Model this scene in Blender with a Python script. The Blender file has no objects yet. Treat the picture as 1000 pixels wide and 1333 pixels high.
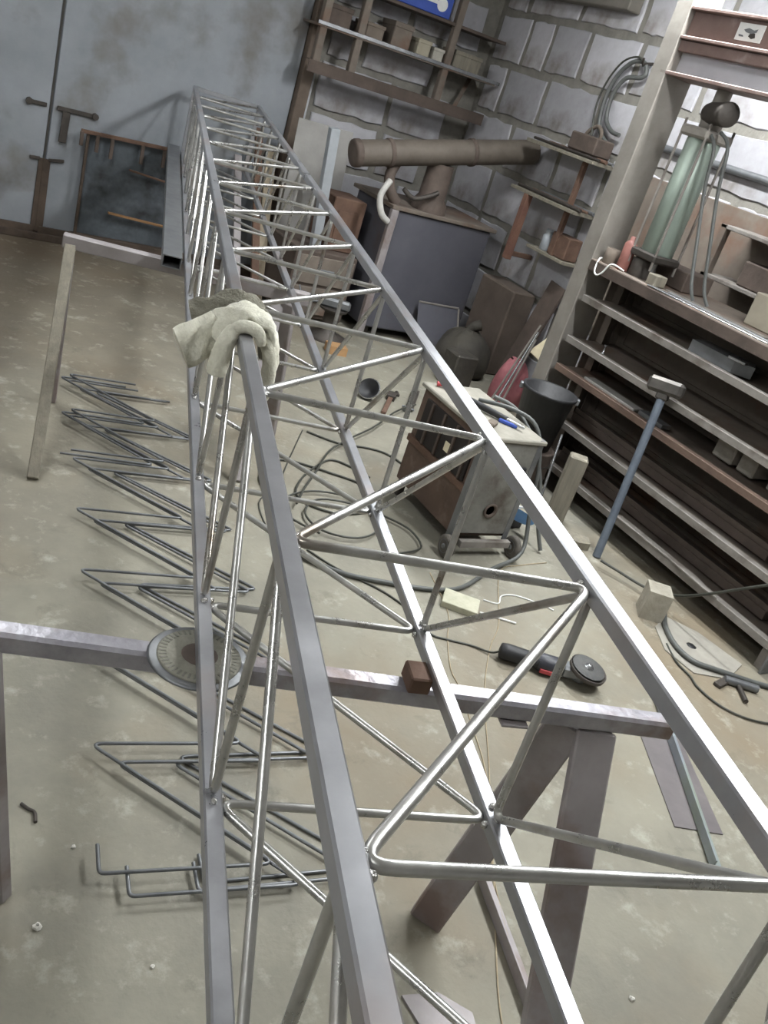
import bpy, bmesh, math, random
from mathutils import Vector, Matrix
random.seed(7)
scn = bpy.context.scene
COL = scn.collection

# ------------------------------------------------------------------ camera
# room frame: x along the gate wall (to the right), y along the right wall (away), z up
PITCH, ROLL, YAW = 0.4349, 0.3257, 0.3482 + 0.27
cp, sp, cy, sy = math.cos(PITCH), math.sin(PITCH), math.cos(YAW), math.sin(YAW)
fw = Vector((sy*cp, cy*cp, -sp)); rt = Vector((cy, -sy, 0)); up = rt.cross(fw)
r2 = rt*math.cos(ROLL) + up*math.sin(ROLL); u2 = -rt*math.sin(ROLL) + up*math.cos(ROLL)
cam = bpy.data.cameras.new('camera'); camo = bpy.data.objects.new('camera', cam); COL.objects.link(camo)
camo.matrix_world = Matrix(((r2.x, u2.x, -fw.x, 0), (r2.y, u2.y, -fw.y, 0), (r2.z, u2.z, -fw.z, 1.6), (0, 0, 0, 1)))
cam.sensor_fit = 'VERTICAL'; cam.sensor_height = 36.0; cam.lens = 1184.83*36.0/1333.0
cam.clip_start = 0.02; cam.clip_end = 60
scn.camera = camo

# ------------------------------------------------------------------ world, lights, exposure
w = bpy.data.worlds.new('world'); scn.world = w; w.use_nodes = True
w.node_tree.nodes['Background'].inputs[0].default_value = (0.55, 0.62, 0.72, 1)
w.node_tree.nodes['Background'].inputs[1].default_value = 0.4
scn.view_settings.view_transform = 'Standard'; scn.view_settings.look = 'None'
scn.view_settings.gamma = 1.0; scn.view_settings.use_curve_mapping = False
scn.view_settings.exposure = 0.38
LAMPS = [  # label, x, y, z, length along y, watts   (ceiling strip lamps, some added as fill, built further down)
    ('white ceiling strip lamp above the hydraulic press', 3.05, 3.35, 2.62, 1.25, 52),
    ('white ceiling strip lamp right of the near end of the mast', 2.45, 1.25, 2.62, 1.25, 42),
    ('added white fill strip lamp over the bent rods on the floor', 0.5, 4.0, 2.62, 1.25, 14),  # unseen lamp, added as fill for the gate side
    ('added white fill strip lamp above the left wall side of the near floor', -1.2, 0.6, 2.62, 1.25, 5),  # unseen lamp, added to brighten the faces turned to the camera
]
def area_light(name, loc, sx, sy_, watts, col):
    l = bpy.data.lights.new(name, 'AREA'); l.shape = 'RECTANGLE'; l.size = sx; l.size_y = sy_; l.energy = watts; l.color = col
    o = bpy.data.objects.new(name, l); COL.objects.link(o); o.location = loc
    return o

# ------------------------------------------------------------------ helpers
T_ANG, TAU = 0.27, 0.0063
cT, sT = math.cos(T_ANG), math.sin(T_ANG)
def T(X, Y, Z, tilt=True):
    """mast frame (X across, Y along the mast) to room frame"""
    if tilt: Z = Z + TAU*Y
    return Vector((X*cT + Y*sT, -X*sT + Y*cT, Z))
TX = Vector((cT, -sT, 0)); TY = Vector((sT, cT, 0)); ZZ = Vector((0, 0, 1))

def lin(h):
    out = []
    for i in (0, 2, 4):
        c = int(h[i:i+2], 16)/255
        out.append(c/12.92 if c <= 0.04045 else ((c+0.055)/1.055)**2.4)
    return (*out, 1)

MATS = {}
def pm(name, c1, c2, scale=6, rough=0.6, metal=0.0, bump=0.15, c3=None, scale3=2.0, th3=0.62, rough2=None, bscale=None, stretch=None, rnd=0.0):
    """procedural material: two-tone noise, optional patches of a third tone, bump"""
    if name in MATS: return MATS[name]
    m = bpy.data.materials.new(name); m.use_nodes = True; nt = m.node_tree; N = nt.nodes; L = nt.links
    b = N['Principled BSDF']
    tc = N.new('ShaderNodeTexCoord'); src = tc.outputs['Object']
    if stretch:
        mp = N.new('ShaderNodeMapping'); mp.inputs['Scale'].default_value = stretch; L.new(src, mp.inputs['Vector']); src = mp.outputs['Vector']
    n1 = N.new('ShaderNodeTexNoise'); n1.inputs['Scale'].default_value = scale; n1.inputs['Detail'].default_value = 6; n1.inputs['Roughness'].default_value = 0.65
    L.new(src, n1.inputs['Vector'])
    r1 = N.new('ShaderNodeValToRGB'); r1.color_ramp.elements[0].position = 0.32; r1.color_ramp.elements[1].position = 0.68
    r1.color_ramp.elements[0].color = lin(c1); r1.color_ramp.elements[1].color = lin(c2)
    L.new(n1.outputs['Fac'], r1.inputs['Fac']); colr = r1.outputs['Color']
    if c3:
        n3 = N.new('ShaderNodeTexNoise'); n3.inputs['Scale'].default_value = scale3; n3.inputs['Detail'].default_value = 5; n3.inputs['Roughness'].default_value = 0.6
        L.new(src, n3.inputs['Vector'])
        r3 = N.new('ShaderNodeValToRGB'); r3.color_ramp.elements[0].position = th3-0.08; r3.color_ramp.elements[1].position = th3+0.08
        r3.color_ramp.elements[0].color = (0, 0, 0, 1); r3.color_ramp.elements[1].color = (1, 1, 1, 1)
        L.new(n3.outputs['Fac'], r3.inputs['Fac'])
        mx = N.new('ShaderNodeMix'); mx.data_type = 'RGBA'; L.new(r3.outputs['Color'], mx.inputs[0]); L.new(colr, mx.inputs[6]); mx.inputs[7].default_value = lin(c3)
        colr = mx.outputs[2]
    if rnd > 0:
        oi = N.new('ShaderNodeObjectInfo'); mr = N.new('ShaderNodeMapRange'); mr.inputs[3].default_value = 1-rnd; mr.inputs[4].default_value = 1+rnd*0.5
        L.new(oi.outputs['Random'], mr.inputs[0])
        hs = N.new('ShaderNodeHueSaturation'); L.new(mr.outputs[0], hs.inputs['Value']); L.new(colr, hs.inputs['Color']); colr = hs.outputs['Color']
    L.new(colr, b.inputs['Base Color'])
    b.inputs['Metallic'].default_value = metal
    if rough2 is None: b.inputs['Roughness'].default_value = rough
    else:
        mr2 = N.new('ShaderNodeMapRange'); mr2.inputs[1].default_value = 0.3; mr2.inputs[2].default_value = 0.7; mr2.inputs[3].default_value = rough; mr2.inputs[4].default_value = rough2
        L.new(n1.outputs['Fac'], mr2.inputs[0]); L.new(mr2.outputs[0], b.inputs['Roughness'])
    if bump > 0:
        nb = N.new('ShaderNodeTexNoise'); nb.inputs['Scale'].default_value = bscale or scale*4; nb.inputs['Detail'].default_value = 4; L.new(src, nb.inputs['Vector'])
        bp = N.new('ShaderNodeBump'); bp.inputs['Strength'].default_value = bump; bp.inputs['Distance'].default_value = 0.01
        L.new(nb.outputs['Fac'], bp.inputs['Height']); L.new(bp.outputs['Normal'], b.inputs['Normal'])
    MATS[name] = m
    return m

class MB:
    """collects shapes in room coordinates, links them as ONE mesh object"""
    def __init__(s): s.v = []; s.f = []; s.sm = []
    def add(s, vs, fs, smooth=False):
        o = len(s.v); s.v += [Vector(p) for p in vs]; s.f += [tuple(i+o for i in f) for f in fs]; s.sm += [smooth]*len(fs); return s
    def obox(s, c, ax, ay, az, sx, sy_, sz, bev=0.003):
        """oriented chamfered box: centre, unit axes, full sizes"""
        c = Vector(c); hx, hy, hz = sx/2, sy_/2, sz/2; b = min(bev, hx*.45, hy*.45, hz*.45)
        vs = []; ix = {}
        for i in (-1, 1):
            for j in (-1, 1):
                for k in (-1, 1):
                    for q in range(3):
                        dx, dy, dz = hx-(b if q != 0 else 0), hy-(b if q != 1 else 0), hz-(b if q != 2 else 0)
                        ix[(i, j, k, q)] = len(vs); vs.append(c + ax*(i*dx) + ay*(j*dy) + az*(k*dz))
        fs = []
        S = (-1, 1)
        for i in S: fs.append([ix[(i, a, b_, 0)] for a, b_ in ((-1, -1), (1, -1), (1, 1), (-1, 1))])
        for j in S: fs.append([ix[(a, j, b_, 1)] for a, b_ in ((-1, -1), (1, -1), (1, 1), (-1, 1))])
        for k in S: fs.append([ix[(a, b_, k, 2)] for a, b_ in ((-1, -1), (1, -1), (1, 1), (-1, 1))])
        for i in S:
            for j in S: fs.append([ix[(i, j, -1, 0)], ix[(i, j, 1, 0)], ix[(i, j, 1, 1)], ix[(i, j, -1, 1)]])
            for k in S: fs.append([ix[(i, -1, k, 0)], ix[(i, 1, k, 0)], ix[(i, 1, k, 2)], ix[(i, -1, k, 2)]])
        for j in S:
            for k in S: fs.append([ix[(-1, j, k, 1)], ix[(1, j, k, 1)], ix[(1, j, k, 2)], ix[(-1, j, k, 2)]])
        for i in S:
            for j in S:
                for k in S: fs.append([ix[(i, j, k, q)] for q in range(3)])
        return s.add(vs, fs)
    def box(s, x0, x1, y0, y1, z0, z1, bev=0.003):
        return s.obox(((x0+x1)/2, (y0+y1)/2, (z0+z1)/2), Vector((1, 0, 0)), Vector((0, 1, 0)), ZZ, abs(x1-x0), abs(y1-y0), abs(z1-z0), bev)
    def bar(s, p, q, wd, th, side=None, bev=0.002):
        """rectangular bar from p to q; side = direction of the width"""
        p, q = Vector(p), Vector(q); d = (q-p); L = d.length; d.normalize()
        if side is None: side = ZZ.cross(d) if abs(d.z) < .95 else Vector((1, 0, 0))
        side = (Vector(side) - d*Vector(side).dot(d)).normalized(); n = d.cross(side).normalized()
        return s.obox((p+q)/2, d, side, n, L, wd, th, bev)
    def angle(s, p, q, wd, th, side, up_):
        """L profile from p to q: one flange along side, one along up_"""
        side, up_ = Vector(side).normalized(), Vector(up_).normalized(); p, q = Vector(p), Vector(q)
        s.bar(p+side*wd/2, q+side*wd/2, wd, th, side); s.bar(p+up_*wd/2, q+up_*wd/2, wd, th, up_); return s
    def tube(s, path, r, seg=8, closed=False, caps=True):
        P = [Vector(p) for p in path]; n = len(P)
        rr = r if isinstance(r, (list, tuple)) else [r]*n
        tang = []
        for i in range(n):
            a = P[(i-1) % n] if (closed or i > 0) else P[i]; b = P[(i+1) % n] if (closed or i < n-1) else P[i]
            t = b-a; tang.append(t.normalized() if t.length > 1e-9 else Vector((0, 0, 1)))
        u = tang[0].orthogonal().normalized(); vs = []
        for i in range(n):
            t = tang[i]; u = (u - t*u.dot(t)); u = u.normalized() if u.length > 1e-6 else t.orthogonal().normalized(); v = t.cross(u)
            for k in range(seg):
                a = 2*math.pi*k/seg; vs.append(P[i] + (u*math.cos(a)+v*math.sin(a))*rr[i])
        fs = []
        for i in range(n if closed else n-1):
            for k in range(seg):
                i2 = (i+1) % n; fs.append((i*seg+k, i*seg+(k+1) % seg, i2*seg+(k+1) % seg, i2*seg+k))
        s.add(vs, fs, True)
        if caps and not closed: s.add(vs[:seg], [tuple(range(seg))[::-1]]); s.add(vs[-seg:], [tuple(range(seg))])
        return s
    def lathe(s, c, axis, prof, seg=24, smooth=True, cap=True):
        """profile [(r, h)] turned about axis at c"""
        c = Vector(c); ax = Vector(axis).normalized(); u = ax.orthogonal().normalized(); v = ax.cross(u)
        vs = []
        for (r, h) in prof:
            for k in range(seg):
                a = 2*math.pi*k/seg; vs.append(c + ax*h + (u*math.cos(a)+v*math.sin(a))*r)
        fs = [(i*seg+k, i*seg+(k+1) % seg, (i+1)*seg+(k+1) % seg, (i+1)*seg+k) for i in range(len(prof)-1) for k in range(seg)]
        s.add(vs, fs, smooth)
        if cap:
            if prof[0][0] > 1e-4: s.add(vs[:seg], [tuple(range(seg))[::-1]])
            if prof[-1][0] > 1e-4: s.add(vs[-seg:], [tuple(range(seg))])
        return s
    def prism(s, pts, h, d=None):
        """polygon (3-d points) extruded by h along d"""
        d = Vector(d or (0, 0, 1)).normalized()*h; P = [Vector(p) for p in pts]; n = len(P)
        return s.add(P+[p+d for p in P], [tuple(range(n))[::-1], tuple(range(n, 2*n))]+[(i, (i+1) % n, n+(i+1) % n, n+i) for i in range(n)])
    def ribbon(s, path, sides, widths, th):
        """thick cloth strip along path; sides = width direction for each point"""
        P = [Vector(p) for p in path]; n = len(P); K = 7; vs = []
        for i in range(n):
            t = (P[min(i+1, n-1)]-P[max(i-1, 0)]).normalized(); sd = Vector(sides[i] if isinstance(sides, list) else sides); sd = (sd - t*sd.dot(t)).normalized(); nn = t.cross(sd)
            wd = widths[i] if isinstance(widths, (list, tuple)) else widths
            for k in range(K):
                u = k/(K-1)*2-1; vs.append(P[i]+sd*(u*wd/2)+nn*(th/2*math.sqrt(max(0.05, 1-u**4)) + 0.004*math.sin(u*5+i)))
            for k in range(K):
                u = 1-k/(K-1)*2; vs.append(P[i]+sd*(u*wd/2)-nn*(th/2*math.sqrt(max(0.05, 1-u**4)) - 0.004*math.sin(u*5+i)))
        M = 2*K
        fs = [(i*M+k, i*M+(k+1) % M, (i+1)*M+(k+1) % M, (i+1)*M+k) for i in range(n-1) for k in range(M)]
        s.add(vs, fs, True); s.add(vs[:M], [tuple(range(M))[::-1]]); s.add(vs[-M:], [tuple(range(M))]); return s
    def build(s, name, mat, parent=None, subd=0):
        off = Vector((0, 0, 0))
        if parent is not None:
            p = parent
            while p is not None: off = off + p.location; p = p.parent
        me = bpy.data.meshes.new(name)
        if parent is None:
            xs = [v.x for v in s.v]; ys = [v.y for v in s.v]; zs = [v.z for v in s.v]
            org = Vector(((min(xs)+max(xs))/2, (min(ys)+max(ys))/2, min(zs)))
        else: org = off
        me.from_pydata([v-org for v in s.v], [], s.f); me.polygons.foreach_set('use_smooth', s.sm); me.update()
        bm = bmesh.new(); bm.from_mesh(me); bmesh.ops.recalc_face_normals(bm, faces=bm.faces); bm.to_mesh(me); bm.free()
        me.materials.append(mat)
        o = bpy.data.objects.new(name, me); COL.objects.link(o)
        if parent is None: o.location = org
        else: o.parent = parent
        if subd:
            md = o.modifiers.new('subsurf', 'SUBSURF'); md.levels = subd; md.render_levels = subd
        return o

def tag(o, label, cat, group=None, kind=None):
    o['label'] = label; o['category'] = cat
    if group: o['group'] = group
    if kind: o['kind'] = kind
    return o
def thing(name, loc, label, cat, group=None):
    o = bpy.data.objects.new(name, None); COL.objects.link(o); o.location = loc; o.empty_display_size = 0.1
    return tag(o, label, cat, group)
def struct(o, label=None):
    o['kind'] = 'structure'
    if label: o['label'] = label
    return o
def fillet(pts, r, n=4, closed=False):
    P = [Vector(p) for p in pts]; out = []; m = len(P)
    for i in range(m):
        if not closed and (i == 0 or i == m-1): out.append(P[i]); continue
        a, b, c = P[(i-1) % m], P[i], P[(i+1) % m]; d1 = (a-b); d2 = (c-b); l1, l2 = d1.length, d2.length; d1.normalize(); d2.normalize()
        ang = d1.angle(d2); t = min(r/math.tan(max(ang, .05)/2), l1*.45, l2*.45)
        p0, p1 = b+d1*t, b+d2*t
        for k in range(n+1):
            u = k/n; out.append(p0*(1-u)**2 + b*2*u*(1-u) + p1*u*u)
    return out
def smooth_path(pts, sub=5):
    P = [Vector(p) for p in pts]; n = len(P); out = []
    for i in range(n-1):
        p0, p1, p2, p3 = P[max(i-1, 0)], P[i], P[i+1], P[min(i+2, n-1)]
        for k in range(sub):
            t = k/sub; t2 = t*t; t3 = t2*t
            out.append(0.5*((2*p1)+(p2-p0)*t+(2*p0-5*p1+4*p2-p3)*t2+(3*p1-p0-3*p2+p3)*t3))
    out.append(P[-1]); return out
def floor_path(xy, z): return [(x, y, z) for x, y in xy]

# ------------------------------------------------------------------ materials
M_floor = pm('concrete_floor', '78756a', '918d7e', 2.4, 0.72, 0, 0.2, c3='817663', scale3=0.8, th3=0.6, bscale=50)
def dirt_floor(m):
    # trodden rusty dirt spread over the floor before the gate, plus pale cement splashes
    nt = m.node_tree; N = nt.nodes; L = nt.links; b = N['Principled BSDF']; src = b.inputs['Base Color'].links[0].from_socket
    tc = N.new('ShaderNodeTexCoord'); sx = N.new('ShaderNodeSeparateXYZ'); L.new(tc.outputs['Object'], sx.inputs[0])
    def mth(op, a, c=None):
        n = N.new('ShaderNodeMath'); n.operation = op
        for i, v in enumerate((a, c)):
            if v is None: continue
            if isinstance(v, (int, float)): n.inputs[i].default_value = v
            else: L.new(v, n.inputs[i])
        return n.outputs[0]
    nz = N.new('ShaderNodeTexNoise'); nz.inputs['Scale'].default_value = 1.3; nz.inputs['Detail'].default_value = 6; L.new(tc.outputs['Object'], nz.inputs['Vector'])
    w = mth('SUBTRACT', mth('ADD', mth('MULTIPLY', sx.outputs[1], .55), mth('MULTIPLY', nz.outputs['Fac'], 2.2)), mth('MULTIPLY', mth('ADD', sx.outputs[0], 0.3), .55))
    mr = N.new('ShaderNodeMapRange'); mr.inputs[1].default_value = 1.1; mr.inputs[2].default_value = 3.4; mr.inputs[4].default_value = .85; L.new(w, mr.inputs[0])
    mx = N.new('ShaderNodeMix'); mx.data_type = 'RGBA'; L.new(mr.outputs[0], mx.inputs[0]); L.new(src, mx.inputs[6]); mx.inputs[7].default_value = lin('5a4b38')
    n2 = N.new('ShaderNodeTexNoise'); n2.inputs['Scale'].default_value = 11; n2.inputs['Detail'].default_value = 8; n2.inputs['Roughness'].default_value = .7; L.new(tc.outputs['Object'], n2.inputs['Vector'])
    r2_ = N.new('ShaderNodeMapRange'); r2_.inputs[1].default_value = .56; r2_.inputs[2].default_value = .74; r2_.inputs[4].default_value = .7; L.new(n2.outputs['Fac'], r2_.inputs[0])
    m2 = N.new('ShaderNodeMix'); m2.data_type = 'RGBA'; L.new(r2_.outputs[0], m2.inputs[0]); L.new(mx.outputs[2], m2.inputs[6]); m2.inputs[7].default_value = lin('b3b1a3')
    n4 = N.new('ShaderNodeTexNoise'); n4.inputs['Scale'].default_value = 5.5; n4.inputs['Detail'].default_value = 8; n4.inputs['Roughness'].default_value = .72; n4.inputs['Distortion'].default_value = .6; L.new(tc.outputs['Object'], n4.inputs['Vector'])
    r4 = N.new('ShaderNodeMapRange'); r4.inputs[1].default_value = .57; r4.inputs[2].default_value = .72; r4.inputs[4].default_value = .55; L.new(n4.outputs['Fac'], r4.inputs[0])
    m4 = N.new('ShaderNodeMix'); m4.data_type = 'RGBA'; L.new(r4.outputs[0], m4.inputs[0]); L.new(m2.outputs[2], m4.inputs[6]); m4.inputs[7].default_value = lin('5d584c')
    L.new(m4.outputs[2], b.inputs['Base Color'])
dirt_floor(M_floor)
M_block = pm('aerated_block', 'a9a8ab', 'c3c2c7', 4, 0.9, 0, 0.35, c3='86807b', scale3=2.2, th3=0.57, rnd=0.25)
M_mortar = pm('rough_mortar', '76736c', '8b8880', 9, 0.95, 0, 0.8, bscale=25)
M_plaster = pm('grey_plaster', 'a9a8a5', 'b8b7b4', 3, 0.9, 0, 0.2)
M_ceil = pm('ceiling_paint', 'd2d2d0', 'dcdcda', 2, 0.9, 0, 0.05)
M_gate = pm('gate_sheet', '7c8186', '92969b', 2.2, 0.5, 0.1, 0.06, c3='6a6661', scale3=1.6, th3=0.6, rough2=0.65)
M_gate_rust = pm('gate_rust', '423830', '584b40', 8, 0.8, 0.1, 0.3)
M_dark_iron = pm('dark_iron', '3b3733', '524c47', 8, 0.6, 0.4, 0.2)
M_jamb = pm('jamb_brown', '584c42', '6d6054', 7, 0.75, 0, 0.3)
M_chord = pm('mill_steel', '98999d', 'b0b1b5', 7, 0.26, 0.65, 0.03, c3='a39894', scale3=3.0, th3=0.58, rough2=0.40)
M_rod = pm('round_steel', 'aaa9a6', 'c8c7c3', 14, 0.22, 0.8, 0.05, c3='8c8276', scale3=5, th3=0.63, rough2=0.40)
M_weld = pm('weld_metal', 'b5b3b0', 'd8d6d2', 60, 0.25, 0.9, 0.5)
M_burn = pm('weld_burn', '8a6a45', 'a58a5e', 40, 0.5, 0.6, 0.2)
M_bar = pm('scuffed_tube', '85838a', 'b6b4ba', 9, 0.36, 0.5, 0.25, c3='857570', scale3=5, th3=0.58)
M_leg = pm('brown_leg_steel', '8c8686', 'a09a9a', 6, 0.5, 0.2, 0.12, c3='7a6a64', scale3=4, th3=0.6)
M_rawrod = pm('raw_rod', '66686a', '7e8082', 12, 0.4, 0.6, 0.08)
M_rust = pm('rust', '5a453a', '705748', 10, 0.85, 0.1, 0.3)
M_rustdark = pm('rust_dark', '4a403a', '60544c', 7, 0.8, 0.1, 0.25)
M_rack = pm('rack_steel', '655c53', '7b7167', 5, 0.75, 0.1, 0.2, c3='6d5546', scale3=3, th3=0.6)
M_racklip = pm('rack_lip_dusty', '77726c', '8e8983', 8, 0.75, 0.1, 0.15, c3='5f564e', scale3=5, th3=0.6)
M_redlip = pm('rack_lip_red', '64534a', '7d685b', 8, 0.7, 0.2, 0.15)
M_press = pm('press_red_brown', '6e5a53', '84706a', 6, 0.6, 0.15, 0.2, c3='9a8f8a', scale3=6, th3=0.6)
M_presscol = pm('press_column', '858079', '9b968e', 6, 0.6, 0.2, 0.12)
M_pressweb = pm('press_web', 'a3a3a8', 'b6b6bb', 3, 0.6, 0.1, 0.05)
M_white = pm('white_label', 'd8d8d5', 'ecece8', 10, 0.6, 0, 0.0)
M_black = pm('black_rubber', '1d1d1f', '2a2a2c', 10, 0.55, 0, 0.1)
M_cable = pm('cable_black', '34352f', '45463f', 10, 0.5, 0, 0.05)
M_hose = pm('hose_grey', '4d4f4d', '5f615e', 10, 0.5, 0, 0.05)
M_tan = pm('tan_cord', '9a8b72', 'b0a288', 30, 0.8, 0, 0.1)
M_tealcyl = pm('cylinder_teal', '7d8a80', '94a095', 4, 0.45, 0.2, 0.05, stretch=(1, 1, .3))
M_steelgrey = pm('grey_steel', '6e7072', '888a8c', 8, 0.42, 0.6, 0.08)
M_bright = pm('bright_steel', 'b0b2b5', 'cfd1d4', 12, 0.25, 0.9, 0.03)
M_stove = pm('stove_sheet', '52525a', '5f5f66', 3, 0.6, 0.2, 0.08, c3='544b47', scale3=2, th3=0.62)
M_pipe = pm('flue_pipe', '585048', '6a6259', 6, 0.7, 0.2, 0.2)
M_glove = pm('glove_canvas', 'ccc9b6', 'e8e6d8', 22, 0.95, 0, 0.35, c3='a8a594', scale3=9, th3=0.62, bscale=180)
M_glovedark = pm('glove_dark', '6e6b5f', '858273', 22, 0.95, 0, 0.5, bscale=180)  # darker canvas tone for the back fold and the rear finger
M_wood = pm('pale_wood', 'a89a84', 'bfb29b', 5, 0.8, 0, 0.15, stretch=(8, 8, 1))
M_woodgrey = pm('grey_wood', '716c60', '888274', 5, 0.85, 0, 0.2, stretch=(8, 8, 1))
M_foam = pm('pale_board', 'aaa893', 'c0beaa', 20, 0.9, 0, 0.2)
M_conc = pm('concrete_lump', '8d887b', 'a39e91', 12, 0.9, 0, 0.5)
M_weldbox = pm('welder_rust', '4f3f37', '685548', 7, 0.7, 0.1, 0.2, c3='77665a', scale3=12, th3=0.66)
M_weldfront = pm('welder_front', '6b6a65', '83827c', 9, 0.6, 0.2, 0.15, c3='544d46', scale3=6, th3=0.58)
M_blue = pm('blue_foam', '6d9fe0', '86b4ee', 12, 0.6, 0, 0.05)
M_bluebox = pm('blue_print', '30499a', '3d57ab', 8, 0.6, 0, 0.0)
M_red = pm('red_plastic', 'a83a40', 'c04c50', 10, 0.5, 0, 0.05)
M_pink = pm('pink_bag', '8f545a', 'a96b70', 14, 0.85, 0, 0.3)
M_bag = pm('black_bag', '33302c', '464239', 6, 0.75, 0, 0.4)
M_cream = pm('cream_card', 'cbbf9f', 'ddd3b6', 10, 0.8, 0, 0.1)
M_box1 = pm('brown_carton', '665c52', '796e63', 8, 0.85, 0, 0.15)
M_tube_em = bpy.data.materials.new('lamp_tube'); M_tube_em.use_nodes = True
_b = M_tube_em.node_tree.nodes['Principled BSDF']; _b.inputs['Emission Color'].default_value = (.95, .98, 1, 1); _b.inputs['Emission Strength'].default_value = 45

# ------------------------------------------------------------------ the room shell
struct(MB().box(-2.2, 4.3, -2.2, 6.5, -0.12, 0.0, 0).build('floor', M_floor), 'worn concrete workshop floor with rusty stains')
struct(MB().box(-2.2, 4.3, -2.2, 6.5, 2.8, 2.92, 0).build('ceiling', M_ceil), 'pale painted ceiling of the workshop')
struct(MB().box(-2.2, -2.05, -2.2, 6.5, 0, 2.8, 0).build('wall_left', M_plaster), 'grey plastered wall on the left')
struct(MB().box(-2.05, 4.3, -2.2, -2.05, 0, 2.8, 0).build('wall_front', M_plaster), 'grey plastered wall behind the viewer')
wall_back = struct(MB().box(-2.05, 4.3, 6.24, 6.5, 0, 2.8, 0).build('wall_back', M_mortar), 'end wall of pale blocks around the metal gate')
wall_right = struct(MB().box(4.016, 4.3, -2.05, 6.24, 0, 2.8, 0).build('wall_right', M_mortar), 'right wall of pale aerated blocks with rough mortar')

def block_mesh(wd, ht, seed):
    """block in local coords: width along X, height along Z, front towards -Y; rough rounded outline"""
    rg = random.Random(seed); n = 5; outl = []
    hw, hh = wd/2, ht/2
    for i in range(n): outl.append((-hw + wd*i/n, -hh))
    for i in range(n-2): outl.append((hw, -hh + ht*i/(n-2)))
    for i in range(n): outl.append((hw - wd*i/n, hh))
    for i in range(n-2): outl.append((-hw, hh - ht*i/(n-2)))
    outl = [(x*rg.uniform(.95, 1.0)-math.copysign(rg.uniform(0, .012), x), z-math.copysign(rg.uniform(0, .016), z)) for x, z in outl]
    m = len(outl); vs = [(x, 0.03, z) for x, z in outl] + [(x, -0.006, z) for x, z in outl] + [(x*.975, -0.011-rg.uniform(0, .003), z*.965) for x, z in outl]
    fs = [(i, (i+1) % m, m+(i+1) % m, m+i) for i in range(m)] + [(m+i, m+(i+1) % m, 2*m+(i+1) % m, 2*m+i) for i in range(m)] + [tuple(range(2*m, 3*m))]
    me = bpy.data.meshes.new('block'); me.from_pydata(vs, [], fs); me.update()
    bm = bmesh.new(); bm.from_mesh(me); bmesh.ops.recalc_face_normals(bm, faces=bm.faces); bm.to_mesh(me); bm.free()
    me.materials.append(M_block); return me
BLK = {wd: [block_mesh(wd, 0.295, int(wd*100)*10+i) for i in range(4)] for wd in (0.24, 0.36, 0.47, 0.56)}
def lay_blocks(wall, at, length, rotz, courses, rg):
    for k in courses:
        s = -rg.uniform(0, .3)
        while s < length:
            wd = rg.choice((0.24, 0.36, 0.47, 0.47, 0.56, 0.56)); s1 = s+wd
            if s >= -0.02 and s1 <= length+0.02:
                o = bpy.data.objects.new('block', rg.choice(BLK[wd])); COL.objects.link(o)
                p = at((s+s1)/2); o.parent = wall
                o.location = Vector((p[0], p[1], 0.065+0.325*k)) - wall.location; o.rotation_euler = (0, 0, rotz)
            elif s < -0.02: s1 = max(0.01, s1-wd+0.0) if s1 < 0.1 else 0.0
            s = s1 + rg.uniform(.02, .035)
rg = random.Random(3)
lay_blocks(wall_back, lambda s: (2.74+s, 6.235), 1.26, 0, range(0, 9), rg)
lay_blocks(wall_right, lambda s: (4.018, 6.2-s), 5.3, -math.pi/2, range(0, 9), rg)

# gate leaves
gate = struct(MB().box(-2.0, 1.098, 6.19, 6.225, 0.05, 2.35, 0.004).build('door_1', M_gate), 'left leaf of the blue grey sheet metal gate')
MB().bar((1.09, 6.185, .05), (1.09, 6.185, .50), .035, .012, (1, 0, 0)).build('edge_strip', M_gate_rust, gate)
MB().bar((0.98, 6.18, .81), (1.08, 6.18, .81), .022, .014, ZZ).tube([(0.98, 6.165, .81), (0.98, 6.19, .81)], .02, 8).build('latch_bar', M_dark_iron, gate)
MB().bar((1.02, 6.18, .495), (1.08, 6.18, .497), .018, .014, ZZ).build('latch_bar', M_dark_iron, gate)
MB().bar((-2.0, 6.178, .06), (1.09, 6.178, .06), .05, .02, ZZ).build('bottom_rail', M_gate_rust, gate)
gate2 = struct(MB().box(1.116, 2.6, 6.19, 6.225, 0.05, 2.35, 0.004).build('door_2', M_gate), 'right leaf of the blue grey gate, rusty at its edge')
MB().bar((1.125, 6.183, .05), (1.12, 6.183, .50), .045, .014, (1, 0, 0)).build('edge_strip', M_gate_rust, gate2)
lb = MB().bar((1.14, 6.178, .81), (1.37, 6.178, .812), .024, .014, ZZ).tube([(1.365, 6.16, .812), (1.365, 6.19, .812)], .02, 8).build('latch_bar', M_dark_iron, gate2)
MB().bar((1.195, 6.165, .80), (1.19, 6.165, .62), .045, .012, (1, 0, 0)).build('latch_handle', M_dark_iron, gate2)
MB().bar((1.13, 6.178, .497), (1.22, 6.178, .51), .018, .014, ZZ).build('latch_bar', M_dark_iron, gate2)
MB().bar((1.12, 6.178, .06), (2.6, 6.178, .06), .05, .02, ZZ).build('bottom_rail', M_gate_rust, gate2)
struct(MB().box(-2.05, 2.6, 6.15, 6.24, 0, 0.045, .004).build('trim_1', M_gate_rust), 'rusty threshold under the gate')
struct(MB().box(2.605, 2.685, 6.13, 6.24, 0, 2.8, .004).build('trim_2', M_jamb), 'brown upright jamb at the right side of the gate')
struct(MB().box(2.688, 2.715, 6.17, 6.24, 0, 1.42, .003).build('trim_3', pm('white_strip', 'b9bbbd', 'cacccf', 8, .7)), 'white strip beside the brown jamb')
struct(MB().box(-2.05, 2.6, 6.17, 6.24, 2.35, 2.8, .004).build('trim_4', M_plaster), 'plain panel above the gate')

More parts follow.
